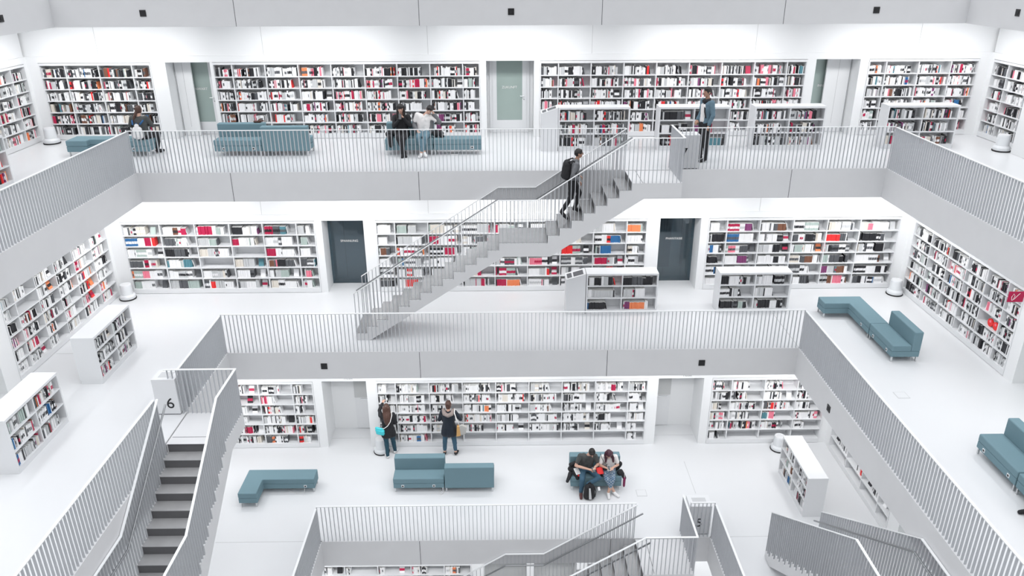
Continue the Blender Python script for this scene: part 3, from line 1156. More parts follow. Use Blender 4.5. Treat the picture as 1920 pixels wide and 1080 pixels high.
# cabinets with the floor number at the stair heads
for (x0, x1, y0, y1, lv, num, nx, ny) in ((4.16, 4.68, 18.19, 18.60, 7, '7', 4.32, .34), (-7.13, -6.66, 13.66, 14.08, 6, '6', -6.83, .22),
                                          (4.27, 4.79, 14.44, 14.86, 5, '5', 4.52, .30)):
    z = FL[lv]
    t = empty('number_cabinet', ((x0 + x1) / 2, (y0 + y1) / 2, z), {'7': 'light grey cabinet marked 7 behind the top landing of the climbing stair', '6': 'light grey cabinet marked 6 at the head of the dark-stepped stair', '5': 'light grey cabinet marked 5 beside the stair at the bottom edge'}[num],
              'cabinet', 'numbered cabinets at the stair heads')
    cx, cy = t.location[0], t.location[1]
    b = MB()
    b.box(x0 - cx, x1 - cx, y0 - cy, y1 - cy, .02, .80, 'shelf_white')
    b.obj('body', t, bevel=.004)
    b = MB()
    b.box(x0 - cx, x1 - cx, y0 - cy, y1 - cy, .80, .82, 'shelf_white')
    b.obj('top', t)
    b = MB()
    b.box(x0 - cx + .1, x1 - cx - .1, y0 - cy + .1, y1 - cy - .1, .82, .823, 'book_light_grey')
    b.obj('floor_plan', t)
    b = MB()
    b.box(x0 - cx + .01, x1 - cx - .01, y0 - cy + .01, y1 - cy - .01, 0, .02, 'joint')
    b.obj('foot', t)
    text(num, .34, (nx - cx, y0 - cy - .002, ny - .06), (math.pi / 2, 0, 0), t, 'black', 'number', .002)

# red sign on the right side wall
t = empty('fire_sign', (10.9, 14.95, 5.86), 'dark red fire sign projecting from the right side wall', 'sign')
b = MB()
b.box(-.16, .19, -.006, .006, -.12, .12, 'red_sign')
b.obj('panel', t)
b = MB()
b.tube([(-.07, -.009, -.08), (-.085, -.009, 0), (-.05, -.009, .07), (-.02, -.009, .02), (-.045, -.009, -.07), (-.07, -.009, -.08)], .006, 'paper', 5)
b.tube([(-.03, -.009, -.06), (.05, -.009, .05), (.08, -.009, .08)], .006, 'paper', 5)
b.obj('symbol', t)

# ------------------------------------------------------------------ seating
def legs(t, pts, h=.13):
    for (x, y) in pts:
        b = MB()
        b.box(x - .016, x + .016, y - .016, y + .016, 0, h, 'leg_chrome')
        b.obj('leg', t)


def sofa(x0, x1, y0, y1, lv, back, lab, sockets=(), h=.42, grp='blue-grey lounge seats'):
    """back: None or '+y', '-y', '+x' (the side where the backrest stands)"""
    z = FL[lv]
    cx, cy = (x0 + x1) / 2, (y0 + y1) / 2
    t = empty('lounge_sofa' if back else 'lounge_bench', (cx, cy, z), lab, 'sofa' if back else 'bench', grp)
    X0, X1, Y0_, Y1 = x0 - cx, x1 - cx, y0 - cy, y1 - cy
    sx0, sx1, sy0, sy1 = X0, X1, Y0_, Y1
    bt = .21
    if back == '+y':
        sy1 -= bt
    if back == '-y':
        sy0 += bt
    if back == '+x':
        sx1 -= bt
    b = MB()
    b.box(X0 + .004, X1 - .004, Y0_ + .004, Y1 - .004, .13, .27, 'fabric_blue')
    b.obj('base', t, bevel=.012)
    b = MB()
    b.box(sx0, sx1, sy0, sy1, .27, h, 'fabric_blue')
    b.obj('seat_cushion', t, bevel=.022, seg=3)
    if back:
        b = MB()
        q = {'+y': (X0, X1, sy1, Y1), '-y': (X0, X1, Y0_, sy0), '+x': (sx1, X1, Y0_, Y1)}[back]
        b.box(q[0], q[1], q[2], q[3], .27 if back != '-y' else .135, .76, 'fabric_blue')
        b.obj('backrest', t, bevel=.022, seg=3)
    legs(t, [(X0 + .04, Y0_ + .04), (X1 - .04, Y0_ + .04), (X0 + .04, Y1 - .04), (X1 - .04, Y1 - .04)])
    for (u, side) in sockets:
        b, c = MB(), MB()
        if side == '-y':
            b.box(u - cx - .035, u - cx + .035, Y0_ - .006, Y0_ + .003, .165, .235, 'stool_grey')
            c.tube([(u - cx, Y0_ - .006, .2), (u - cx, Y0_ - .010, .2)], .022, 'socket_black', 12)
        else:
            b.box(X0 - .006, X0 + .003, u - cy - .035, u - cy + .035, .165, .235, 'stool_grey')
            c.tube([(X0 - .006, u - cy, .2), (X0 - .010, u - cy, .2)], .022, 'socket_black', 12)
        sk = b.obj('socket', t)
        c.obj('socket_hole', sk)
    return t


def bench_outline(pts, lv, lab, legp, sockets=(), h=.42):
    z = FL[lv]
    cx = sum(p[0] for p in pts) / len(pts)
    cy = sum(p[1] for p in pts) / len(pts)
    t = empty('lounge_bench', (cx, cy, z), lab, 'bench', 'blue-grey lounge seats')
    loc = [(p[0] - cx, p[1] - cy) for p in pts]
    b = MB()
    b.prism([(x * .997, y * .997) for x, y in loc], 2, .13, .27, 'fabric_blue')
    b.obj('base', t, bevel=.01)
    b = MB()
    b.prism(loc, 2, .27, h, 'fabric_blue')
    b.obj('seat_cushion', t, bevel=.022, seg=3)
    legs(t, [(x - cx, y - cy) for x, y in legp])
    for (x, y, s) in sockets:
        b, c = MB(), MB()
        if s == '-y':
            b.box(x - cx - .035, x - cx + .035, y - cy - .006, y - cy + .003, .165, .235, 'stool_grey')
            c.tube([(x - cx, y - cy - .006, .2), (x - cx, y - cy - .01, .2)], .022, 'socket_black', 12)
        else:
            b.box(x - cx - .006, x - cx + .003, y - cy - .035, y - cy + .035, .165, .235, 'stool_grey')
            c.tube([(x - cx - .006, y - cy, .2), (x - cx - .01, y - cy, .2)], .022, 'socket_black', 12)
        sk = b.obj('socket', t)
        c.obj('socket_hole', sk)
    return t


sofa(-7.43, -6.205, 19.78, 20.42, 7, '+y', 'blue-grey lounge sofa facing the railing, left of the pair on the upper gallery', ((-7.18, '-y'), (-6.42, '-y')))
sofa(-6.195, -4.99, 19.76, 20.40, 7, '-y', 'blue-grey lounge sofa showing its back, right of the pair on the upper gallery')
sofa(-3.04, -1.805, 19.78, 20.42, 7, '+y', 'blue-grey lounge sofa under the woman in black and the man in white')
sofa(-1.795, -0.56, 19.78, 20.20, 7, None, 'blue-grey backless bench right of the seated couple on the upper gallery', ((-.8, '-y'),))
bench_outline([(-11.22, 19.82), (-10.68, 19.82), (-10.68, 20.0), (-9.62, 20.0), (-9.62, 19.82), (-9.10, 19.82), (-9.10, 20.42), (-11.22, 20.42)], 7,
              'blue-grey bench at the upper left corner on which a person with a white backpack sits',
              [(-11.18, 19.86), (-10.72, 19.86), (-11.18, 20.38), (-9.14, 20.38), (-9.14, 19.86), (-9.58, 19.86)], ((-9.5, 19.82, '-y'),))
sofa(-2.86, -1.565, 16.12, 16.74, 5, '+y', 'blue-grey lounge sofa facing the viewer, left of the pair on the lower gallery', ((-2.62, '-y'), (-1.83, '-y')))
sofa(-1.55, -0.30, 16.10, 16.72, 5, '-y', 'blue-grey lounge sofa showing its back, right of the pair on the lower gallery')
sofa(1.65, 2.95, 16.12, 16.74, 5, '+y', 'blue-grey lounge sofa under the man in grey and the woman in plaid')
bench_outline([(-6.62, 15.6), (-6.16, 15.6), (-6.16, 16.16), (-4.86, 16.16), (-4.86, 16.58), (-6.62, 16.58)], 5,
              'L-shaped blue-grey bench at the left of the lower gallery floor',
              [(-6.58, 15.64), (-6.20, 15.64), (-6.58, 16.54), (-4.90, 16.54), (-4.90, 16.20)], ((-5.1, 16.16, '-y'),))
bench_outline([(8.22, 17.98), (8.86, 17.98), (8.86, 16.80), (9.32, 16.80), (9.32, 18.42), (8.22, 18.42)], 6,
              'L-shaped blue-grey bench on the right of the middle gallery', [(8.26, 18.02), (8.26, 18.38), (9.28, 18.38), (8.90, 16.85), (9.28, 16.85)],
              ((8.86, 17.2, '-x'),))
sofa(8.87, 9.52, 15.60, 16.79, 6, '+x', 'blue-grey lounge sofa joined to the L-shaped bench on the right of the middle gallery', ((15.85, '-x'), (16.55, '-x')))
sofa(8.84, 9.50, 10.90, 12.08, 6, '+x', 'blue-grey lounge sofa at the right edge of the picture, the farther of two', ((11.85, '-x'), (11.1, '-x')))
sofa(8.84, 9.50, 9.68, 10.88, 6, '+x', 'blue-grey lounge sofa at the right edge of the picture, the nearer of two')
# power cables on the floor under two seats
for (pts, lab) in (([(-1.62, 16.2, .01), (-1.70, 16.12, .02), (-1.66, 16.0, .012), (-1.60, 16.06, .012), (-1.56, 16.2, .02), (-1.58, 16.28, .1)],
                    'short white cable under the joint of the lower gallery sofas'),
                   ([(-5.62, 16.3, .012), (-5.5, 16.2, .012), (-5.3, 16.12, .012), (-5.15, 16.13, .012), (-5.12, 16.2, .14)],
                    'white cable lying under the L-shaped bench on the lower gallery'),
                   ([(-1.5, 19.95, FL[7] + .012), (-1.35, 19.8, FL[7] + .012), (-1.2, 19.78, FL[7] + .012), (-1.1, 19.9, FL[7] + .012), (-1.1, 20.0, FL[7] + .14)],
                    'dark cable under the backless bench of the upper gallery')):
    b = MB()
    b.tube(pts, .008, 'cable', 6)
    tag(b.obj('power_cable', smooth=True), lab, 'cable')

# kick stools
for (x, y, lv, lab) in ((-10.36, 19.6, 6, 'round white step stool in the left corner of the middle gallery'),
                        (10.80, 19.5, 6, 'round white step stool in the right corner of the middle gallery'),
                        (-3.42, 17.92, 5, 'round white step stool beside the woman with the turquoise bag'),
                        (-12.50, 21.45, 7, 'round white step stool in the upper left corner'),
                        (13.02, 19.85, 7, 'round white step stool at the right edge of the upper gallery'),
                        (7.55, 17.85, 5, 'round white step stool hidden half behind the low bookcase of the lower gallery')):
    t = empty('step_stool', (x, y, FL[lv]), lab, 'stool', 'round white step stools')
    MB().lathe([(.215, 0), (.222, .02), (.218, .035)], (0, 0, 0), 'black').obj('rubber_rim', t, smooth=True)
    MB().lathe([(.205, .035), (.205, .10), (.185, .135), (.175, .15)], (0, 0, 0), 'stool_grey').obj('lower_step', t)
    MB().lathe([(.160, .15), (.148, .40), (.140, .42)], (0, 0, 0), 'stool_grey').obj('drum', t)
    MB().lathe([(.14, .42), (.138, .432), (.0, .434)], (0, 0, 0), 'shelf_white').obj('tread_pad', t)

# floor boxes
for (x, y, lv, lab) in ((3.45, 16.0, 5, 'flat square socket hatch in the lower gallery floor'), (8.45, 14.15, 6, 'flat square socket hatch in the middle gallery floor'),
                        (4.55, 15.3, 5, 'flat square hatch in the floor behind the cabinet numbered 5')):
    b = MB()
    b.box(x - .13, x + .13, y - .13, y + .13, FL[lv], FL[lv] + .004, 'book_light_grey')
    b.box(x - .115, x + .115, y - .115, y + .115, FL[lv] + .004, FL[lv] + .006, 'floor_white')
    tag(b.obj('floor_hatch'), lab, 'hatch')
#PEOPLE#
# ------------------------------------------------------------------ people
mat('skin', (0.62, 0.38, 0.29), 0.6)
mat('skin_tan', (0.42, 0.24, 0.17), 0.6)
mat('hair_black', (0.012, 0.010, 0.010), 0.5)
mat('hair_brown', (0.075, 0.035, 0.025), 0.5)
mat('hair_plum', (0.055, 0.012, 0.025), 0.5)
mat('cloth_black', (0.015, 0.015, 0.018), 0.8)
mat('cloth_navy', (0.012, 0.018, 0.030), 0.6)
mat('cloth_grey', (0.16, 0.165, 0.175), 0.85)
mat('cloth_slate', (0.07, 0.075, 0.075), 0.85)
mat('cloth_white', (0.80, 0.78, 0.77), 0.8)
mat('denim_light', (0.15, 0.265, 0.33), 0.85, noise=.35, nscale=14)
mat('denim_mid', (0.055, 0.13, 0.20), 0.85, noise=.4, nscale=9)
mat('leggings', (0.012, 0.055, 0.085), 0.8)
mat('denim_jacket', (0.13, 0.215, 0.275), 0.85, noise=.25, nscale=10)
mat('fur', (0.40, 0.33, 0.31), 0.95, noise=.6, nscale=40)
mat('turquoise', (0.05, 0.55, 0.62), 0.45)
mat('tan_leather', (0.62, 0.36, 0.14), 0.55)
mat('felt_grey', (0.46, 0.45, 0.43), 0.9)
mat('shoe_white', (0.75, 0.75, 0.75), 0.6)
mat('shoe_brown', (0.09, 0.03, 0.03), 0.5)
mat('bag_blue', (0.02, 0.10, 0.25), 0.7)
mat('red_box', (0.80, 0.02, 0.02), 0.5)
mat('plum', (0.20, 0.01, 0.07), 0.5)
pm = bpy.data.materials.new('plaid')
pm.use_nodes = True
nt = pm.node_tree
ck = nt.nodes.new('ShaderNodeTexChecker')
tc = nt.nodes.new('ShaderNodeTexCoord')
ck.inputs['Scale'].default_value = 24
ck.inputs['Color1'].default_value = (0.02, 0.13, 0.28, 1)
ck.inputs['Color2'].default_value = (0.50, 0.60, 0.66, 1)
ck2 = nt.nodes.new('ShaderNodeTexChecker')
ck2.inputs['Scale'].default_value = 48
ck2.inputs['Color1'].default_value = (0.02, 0.10, 0.22, 1)
mxx = nt.nodes.new('ShaderNodeMixRGB')
mxx.inputs['Fac'].default_value = .5
nt.links.new(tc.outputs['Object'], ck.inputs['Vector'])
nt.links.new(tc.outputs['Object'], ck2.inputs['Vector'])
nt.links.new(ck.outputs['Color'], mxx.inputs['Color1'])
nt.links.new(ck2.outputs['Color'], mxx.inputs['Color2'])
nt.links.new(mxx.outputs['Color'], nt.nodes['Principled BSDF'].inputs['Base Color'])
M['plaid'] = pm


FOLD = {}
for n_, sz_ in (('cloth', .085), ('hair', .035)):
    FOLD[n_] = bpy.data.textures.new('folds_' + n_, 'CLOUDS')
    FOLD[n_].noise_scale = sz_
    FOLD[n_].noise_depth = 2
_U, _Vn = 14, 9
_SPH = [(math.sin(math.pi * j / _Vn) * math.cos(2 * math.pi * i / _U), math.sin(math.pi * j / _Vn) * math.sin(2 * math.pi * i / _U),
         math.cos(math.pi * j / _Vn)) for j in range(1, _Vn) for i in range(_U)] + [(0, 0, 1), (0, 0, -1)]
_SPF = [(j * _U + i, (j + 1) * _U + i, (j + 1) * _U + (i + 1) % _U, j * _U + (i + 1) % _U) for j in range(_Vn - 2) for i in range(_U)]
_n = (_Vn - 1) * _U
_SPF += [(_n, i, (i + 1) % _U) for i in range(_U)] + [(_n + 1, (_Vn - 2) * _U + (i + 1) % _U, (_Vn - 2) * _U + i) for i in range(_U)]


class Flesh:
    """overlapping tapered limbs that a voxel remesh melts into one continuous surface"""

    def __init__(s):
        s.v, s.f = [], []

    def ball(s, c, r, sc=(1, 1, 1), mtx=None):
        k = len(s.v)
        c = Vector(c)
        for p in _SPH:
            q = Vector((p[0] * r * sc[0], p[1] * r * sc[1], p[2] * r * sc[2]))
            s.v.append(tuple(c + (mtx @ q if mtx else q)))
        s.f += [tuple(k + i for i in f) for f in _SPF]

    def limb(s, a, b, ra, rb):
        a, b = Vector(a), Vector(b)
        d = b - a
        s.ball(a, ra)
        s.ball(b, rb)
        if d.length > 1e-4:
            q = d.to_track_quat('Z', 'Y').to_matrix()
            k, n = len(s.v), 14
            for p, r in ((a, ra), (b, rb)):
                for i in range(n):
                    t = 2 * math.pi * i / n
                    s.v.append(tuple(p + q @ Vector((math.cos(t) * r, math.sin(t) * r, 0))))
            s.f += [(k + i, k + (i + 1) % n, k + n + (i + 1) % n, k + n + i) for i in range(n)]
            s.f += [tuple(k + i for i in range(n))[::-1], tuple(k + n + i for i in range(n))]

    def chain(s, pts):
        for (a, ra), (b, rb) in zip(pts, pts[1:]):
            s.limb(a, b, ra, rb)

    def obj(s, name, parent, m, voxel, smooth=4, folds=None):
        me = bpy.data.meshes.new(name)
        me.from_pydata(s.v, [], s.f)
        me.update()
        me.materials.append(M[m])
        o = bpy.data.objects.new(name, me)
        C.objects.link(o)
        o.parent = parent
        r = o.modifiers.new('remesh', 'REMESH')
        r.mode = 'VOXEL'
        r.voxel_size = voxel
        r.use_smooth_shade = True
        if folds:
            dm = o.modifiers.new('folds', 'DISPLACE')
            dm.texture = FOLD[folds]
            dm.strength = {'cloth': .020, 'hair': .016}[folds]
            dm.mid_level = .45
            dm.texture_coords = 'LOCAL'
        if smooth:
            sm = o.modifiers.new('smooth', 'SMOOTH')
            sm.iterations = smooth
            sm.factor = .5
        return o


def V(*a):
    return Vector(a)


def person(loc, rz, J, label, skin='skin', hair=('short', 'hair_black'), top=('cloth_black', 'long', 0), low=('denim_mid', 1.0),
           shoes='cloth_black', scale=1.0, head=(0, 0, 0), group=None, curl=(1, 1), coat_len=None, girl=False, hood=None):
    """J: joints in metres, x to the person's right, y forward, z up from the ground below the hips"""
    t = empty('person', loc, label, 'person', group, rz)
    t.scale = (scale,) * 3
    g_ = lambda k: Vector(J[k])
    P, Ch, N = g_('pelvis'), g_('chest'), g_('neck')
    H = g_('head')
    SH = {s: g_('sh' + s) for s in 'LR'}
    EL = {s: g_('el' + s) for s in 'LR'}
    WR = {s: g_('wr' + s) for s in 'LR'}
    HP = {s: g_('hp' + s) for s in 'LR'}
    KN = {s: g_('kn' + s) for s in 'LR'}
    AN = {s: g_('an' + s) for s in 'LR'}
    TO = {s: g_('to' + s) for s in 'LR'}
    hm = (Matrix.Rotation(head[2], 3, 'Z') @ Matrix.Rotation(head[1], 3, 'Y') @ Matrix.Rotation(head[0], 3, 'X'))
    wd = .92 if girl else 1.0
    f = Flesh()
    # trunk
    for s in 'LR':
        f.chain([(HP[s], .095), ((HP[s] + Ch) / 2 + (HP[s] - P) * .25, .085 * wd), (Ch + (SH[s] - Ch) * .45, .095 * wd), (SH[s], .052)])
    f.limb(P, Ch, .10, .10 * wd)
    f.limb(Ch, N, .085, .055)
    f.limb(N, H - hm @ V(0, .015, .06), .052, .05)
    # head: skull, jaw, nose, ears
    f.ball(H, .1, (.76, .92, 1.08), hm)
    f.ball(H + hm @ V(0, .028, -.055), .062, (.85, .95, .9), hm)
    f.limb(H + hm @ V(0, .088, .012), H + hm @ V(0, .108, -.018), .008, .014)
    for s, q in (('L', -1), ('R', 1)):
        f.ball(H + hm @ V(.079 * q, -.005, -.008), .024, (.4, .8, 1.2), hm)
    # limbs
    for i, s in enumerate('LR'):
        q = -1 if s == 'L' else 1
        f.chain([(SH[s], .052), ((SH[s] * .45 + EL[s] * .55), .044 * wd), (EL[s], .036 * wd), (EL[s] * .65 + WR[s] * .35, .037 * wd), (WR[s], .025)])
        f.chain([(HP[s], .092), (HP[s] * .5 + KN[s] * .5, .074), (KN[s], .054), (KN[s] * .65 + AN[s] * .35, .052), (AN[s], .034)])
        f.limb(AN[s], AN[s] + (TO[s] - AN[s]) * .3 - V(0, 0, .03), .034, .034)
        f.limb(AN[s] - V(0, 0, .03), TO[s], .034, .026)
        # hand: palm, four fingers of their own length, thumb from the side of the palm
        d = (WR[s] - EL[s]).normalized()
        if 'hd' + s in J:
            d = Vector(J['hd' + s]).normalized()
        side = d.cross(V(0, 0, 1))
        if side.length < .2:
            side = V(q, 0, 0)
        if 'sd' + s in J:
            side = Vector(J['sd' + s])
        side = (side - d * side.dot(d)).normalized()
        nrm = side.cross(d).normalized()
        if nrm.z > 0:
            nrm = -nrm
        cu = curl[i]
        for k, (off, ln) in enumerate(((-.027, .062), (-.009, .072), (.009, .067), (.026, .052))):
            b0 = WR[s] + side * off * .7 + d * .012
            b1 = WR[s] + side * off + d * .075
            f.limb(b0, b1, .014, .0125)
            m1 = b1 + (d * math.cos(.5 * cu) + nrm * math.sin(.5 * cu)) * ln * .55
            m2 = m1 + (d * math.cos(1.3 * cu) + nrm * math.sin(1.3 * cu)) * ln * .5
            f.chain([(b1, .0105), (m1, .0095), (m2, .0082)])
        in_ = -side * q if side.x * q > 0 else side * q
        th0 = WR[s] + d * .025 + in_ * .02
        th1 = th0 + d * .03 + in_ * .028 + nrm * .012 * cu
        f.chain([(th0, .014), (th1, .0115), (th1 + d * .028 + nrm * .014 * cu, .0095)])
    body = f.obj('body', t, skin, .0075, 2)
    # face details
    e_ = MB()
    for q in (-1, 1):
        c = H + hm @ V(.031 * q, .088, .016)
        e_.tube([tuple(c - hm @ V(.010, 0, 0)), tuple(c + hm @ V(.010, 0, 0))], .0055, 'hair_black', 6)
        c = H + hm @ V(.032 * q, .091, .036)
        e_.tube([tuple(c - hm @ V(.016, 0, 0)), tuple(c + hm @ V(.016, -.004, 0))], .0035, hair[1], 5)
    e_.obj('eyes', t)
    e_ = MB()
    c = H + hm @ V(0, .087, -.050)
    e_.tube([tuple(c - hm @ V(.018, .004, 0)), tuple(c), tuple(c + hm @ V(.018, -.004, 0))], .005, 'plum', 6)
    e_.obj('mouth', t)
    # hair
    f = Flesh()
    f.ball(H + hm @ V(0, -.014, .018), .106, (.80, .93, 1.04), hm)
    f.ball(H + hm @ V(0, .03, .075), .062, (1.0, .95, .62), hm)
    if hair[0] == 'long':
        for q in (-1, 0, 1):
            f.chain([(H + hm @ V(.055 * q, -.05, .02), .055), (H + hm @ V(.065 * q, -.07, -.10), .052), (N + V(.06 * q, -.10, -.06), .05), (N + V(.05 * q, -.125, -.20), .04), (N + V(.03 * q, -.13, -.30), .022)])
    if hair[0] == 'front':
        for q in (-1, 1):
            f.chain([(H + hm @ V(.06 * q, -.02, .03), .048), (H + hm @ V(.082 * q, .01, -.06), .034), (N + V(.09 * q, .06, -.03), .036), (N + V(.095 * q, .085, -.12), .024)])
        f.ball(H + hm @ V(0, .05, .058), .055, (1.15, .8, .55), hm)
    if hair[0] == 'bun':
        f.ball(H + hm @ V(0, -.075, .055), .05)
        f.ball(H + hm @ V(0, -.045, -.035), .075)
    if hair[0] == 'braid':
        f.chain([(H + hm @ V(-.05, -.07, -.05), .035), (N + V(-.09, -.1, -.03), .03), (N + V(-.10, -.11, -.14), .02)])
    f.obj('hair', t, hair[1], .010, 1, 'hair')
    # upper garment
    tm, sl, ext = top
    f = Flesh()
    for s in 'LR':
        f.chain([(HP[s] + (P - HP[s]) * .1 + V(0, 0, .02), .108), ((HP[s] + Ch) / 2 + (HP[s] - P) * .28, .100 * wd),
                 (Ch + (SH[s] - Ch) * .45, .108 * wd), (SH[s], .066)])
        if sl == 'long':
            f.chain([(SH[s], .066), (SH[s] * .45 + EL[s] * .55, .060), (EL[s], .052), (WR[s] - (WR[s] - EL[s]) * .06, .039)])
        else:
            f.chain([(SH[s], .066), (SH[s] * .40 + EL[s] * .60, .060)])
    f.limb(P + V(0, 0, .03), Ch, .112, .114 * wd)
    f.limb(Ch, N - V(0, 0, .03), .094, .066)
    if coat_len:
        for s in 'LR':
            e2 = HP[s] * (1 - coat_len) + KN[s] * coat_len
            f.limb(HP[s], e2, .118, .125)
        f.limb(P, (HP['L'] + HP['R']) * .5 * (1 - coat_len) + (KN['L'] + KN['R']) * .5 * coat_len, .12, .13)
    if hood:
        f.chain([(N + V(-.07, -.02, 0), .05), (N + V(0, -.09, -.04), .06), (N + V(.07, -.02, 0), .05)])
    f.obj('coat' if coat_len else 'shirt', t, tm, .011, 2, 'cloth')
    # trousers
    f = Flesh()
    for s in 'LR':
        e2 = KN[s] * (1 - low[1]) + AN[s] * low[1] if low[1] < 1 else AN[s] + V(0, 0, .01)
        f.chain([(HP[s], .105), (HP[s] * .5 + KN[s] * .5, .086), (KN[s], .066), (KN[s] * .6 + e2 * .4, .062), (e2, .050)])
    f.limb(HP['L'], HP['R'], .105, .105)
    f.obj('trousers', t, low[0], .011, 2, 'cloth')
    for s in 'LR':
        f = Flesh()
        f.limb(AN[s] - V(0, 0, .015), AN[s] + (TO[s] - AN[s]) * .45 - V(0, 0, .03), .044, .044)
        f.limb(AN[s] + (AN[s] - TO[s]) * .12 - V(0, 0, .035), TO[s], .044, .036)
        f.obj('shoe', t, shoes, .009, 2)
    return t


def stand(**k):
    J = dict(pelvis=(0, 0, .96), chest=(0, -.005, 1.28), neck=(0, -.01, 1.46), head=(0, .02, 1.635),
             shL=(-.175, -.01, 1.405), shR=(.175, -.01, 1.405), elL=(-.25, -.03, 1.13), elR=(.25, -.03, 1.13),
             wrL=(-.23, .08, .90), wrR=(.23, .08, .90), hpL=(-.085, 0, .92), hpR=(.085, 0, .92),
             knL=(-.10, .01, .50), knR=(.10, .01, .50), anL=(-.11, -.02, .095), anR=(.11, -.02, .095),
             toL=(-.135, .14, .035), toR=(.135, .14, .035))
    J.update(k)
    return J


def sit(**k):
    J = dict(pelvis=(0, 0, .54), chest=(0, .02, .86), neck=(0, .06, 1.04), head=(0, .12, 1.20),
             shL=(-.17, .04, .99), shR=(.17, .04, .99), elL=(-.25, .10, .74), elR=(.25, .10, .74),
             wrL=(-.06, .30, .78), wrR=(.06, .30, .78), hpL=(-.09, .02, .53), hpR=(.09, .02, .53),
             knL=(-.13, .43, .50), knR=(.13, .43, .50), anL=(-.13, .44, .10), anR=(.13, .44, .10),
             toL=(-.14, .60, .035), toR=(.14, .60, .035))
    J.update(k)
    return J


def handset(t_loc, rot, lab, m='black', size=(.072, .145, .009)):
    b = MB()
    b.box(-size[0] / 2, size[0] / 2, -size[1] / 2, size[1] / 2, 0, size[2], m)
    o = b.obj('phone', None, bevel=.003)
    o.location = t_loc
    o.rotation_euler = rot
    tag(o, lab, 'phone')
    s = MB()
    s.box(-size[0] / 2 + .005, size[0] / 2 - .005, -size[1] / 2 + .008, size[1] / 2 - .008, size[2], size[2] + .0006, 'book_dark_grey')
    s.obj('screen', o)
    return o


def soft(name, loc, rz, m, lab, cat, pts, parts=(), voxel=.011, group=None):
    """a soft bag or garment: balls and limbs melted together; parts = (name, material, path, radius)"""
    t = empty(name, loc, lab, cat, group, rz)
    f = Flesh()
    for p in pts:
        if len(p) == 4:
            f.limb(*p)
        else:
            f.ball(p[0], p[1], p[2])
    f.obj('body', t, m, voxel, 2, 'cloth')
    for (n, mm, path, r) in parts:
        b = MB()
        b.tube(path, r, mm, 8)
        b.obj(n, t, smooth=True)
    return t


PI = math.pi
# 1 upper left: sitting with the back to the viewer, white backpack
person((-9.30, 19.98, FL[7]), 0, sit(knL=(-.30, .40, .47), knR=(.26, .36, .47), anR=(.22, .25, .10), toR=(.30, .40, .04), anL=(-.24, .38, .10), toL=(-.3, .54, .04),
       elL=(-.28, .06, .76), elR=(.28, .08, .76), chest=(0, .0, .84), neck=(0, .02, 1.0), head=(0, .06, 1.15), shL=(-.18, 0, .96), shR=(.18, 0, .96), pelvis=(0, -.02, .54)),
       'person in a dark hoodie sitting back to the viewer at the upper left corner', hair=('braid', 'hair_brown'),
       top=('cloth_slate', 'long', 0), low=('cloth_black', 1), head=(-.1, 0, .1))
soft('backpack', (-9.30, 19.76, FL[7] + .47), 0, 'shoe_white', 'white pointed backpack on the back of the person at the upper left', 'backpack',
     [((-.065, 0, .07), (-.055, .01, .25), .062, .060), ((.065, 0, .07), (.055, .01, .25), .062, .060), ((0, -.02, .07), (0, .01, .33), .07, .055)],
     [('strap', 'bag_blue', [(-.10, .03, .36), (-.14, .12, .44), (-.13, .20, .46)], .022), ('strap', 'bag_blue', [(.08, .03, .36), (.13, .12, .44), (.12, .20, .46)], .022),
      ('grab_handle', 'bag_blue', [(-.03, .01, .38), (0, -.01, .41), (.03, .01, .38)], .007)])
# 2 woman in black with a phone
w2 = (-2.60, 20.02, FL[7])
person(w2, PI, sit(wrL=(-.07, .24, 1.00), wrR=(.03, .22, .97), elL=(-.22, .10, .76), elR=(.20, .12, .74), head=(0, .13, 1.22), toL=(-.02, .58, .035), anL=(-.02, .46, .10), knL=(-.07, .46, .50),
       knR=(.07, .42, .50), anR=(-.06, .38, .10), toR=(-.12, .52, .035)),
       'woman with long black hair in a black cardigan sitting and holding a dark phone', hair=('front', 'hair_black'), top=('cloth_black', 'long', 0),
       low=('cloth_black', 1), head=(-.35, 0, 0), girl=True, scale=.97)
handset((w2[0] - .0, w2[1] - .33, w2[2] + 1.01), (1.1, 0, .1), 'dark phone in the hands of the woman in black')
# 3 man leaning his head on his hand
person((-2.06, 20.04, FL[7]), PI, sit(pelvis=(.05, 0, .54), chest=(.0, .02, .85), neck=(-.10, .05, 1.02), head=(-.19, .10, 1.14), shL=(-.21, .02, .93), shR=(.13, .04, 1.01),
       elL=(-.42, .04, .83), wrL=(-.27, .06, 1.06), hdL=(.35, .1, .9), elR=(.24, .05, .75), wrR=(.12, .22, .62), knL=(-.08, .44, .49), knR=(.09, .42, .49),
       anL=(.04, .46, .10), toL=(.07, .62, .04), anR=(-.04, .44, .12), toR=(-.10, .58, .06)),
       'man in a white shirt and open grey jacket resting his head on his hand', hair=('short', 'hair_black'), top=('cloth_white', 'short', 0),
       low=('denim_light', .8), shoes='shoe_white', head=(-.45, -.35, 0))
f = Flesh()
jt = empty('jacket', (-2.06, 20.04, FL[7]), 'open grey jacket worn by the man who rests his head on his hand', 'jacket', None, PI)
f.chain([((-.21, .0, .93), .075), ((-.33, .0, .87), .068), ((-.42, .03, .82), .062), ((-.30, .05, 1.0), .05)])
f.chain([((.13, .02, 1.01), .075), ((.20, .02, .86), .068), ((.24, .05, .74), .062), ((.15, .18, .65), .05)])
f.chain([((-.19, -.03, .93), .09), ((-.17, -.03, .70), .10), ((-.16, .02, .58), .09)])
f.chain([((.13, -.03, .97), .09), ((.14, -.03, .72), .09), ((.16, .0, .58), .08)])
f.obj('body', jt, 'cloth_grey', .012, 2, 'cloth')
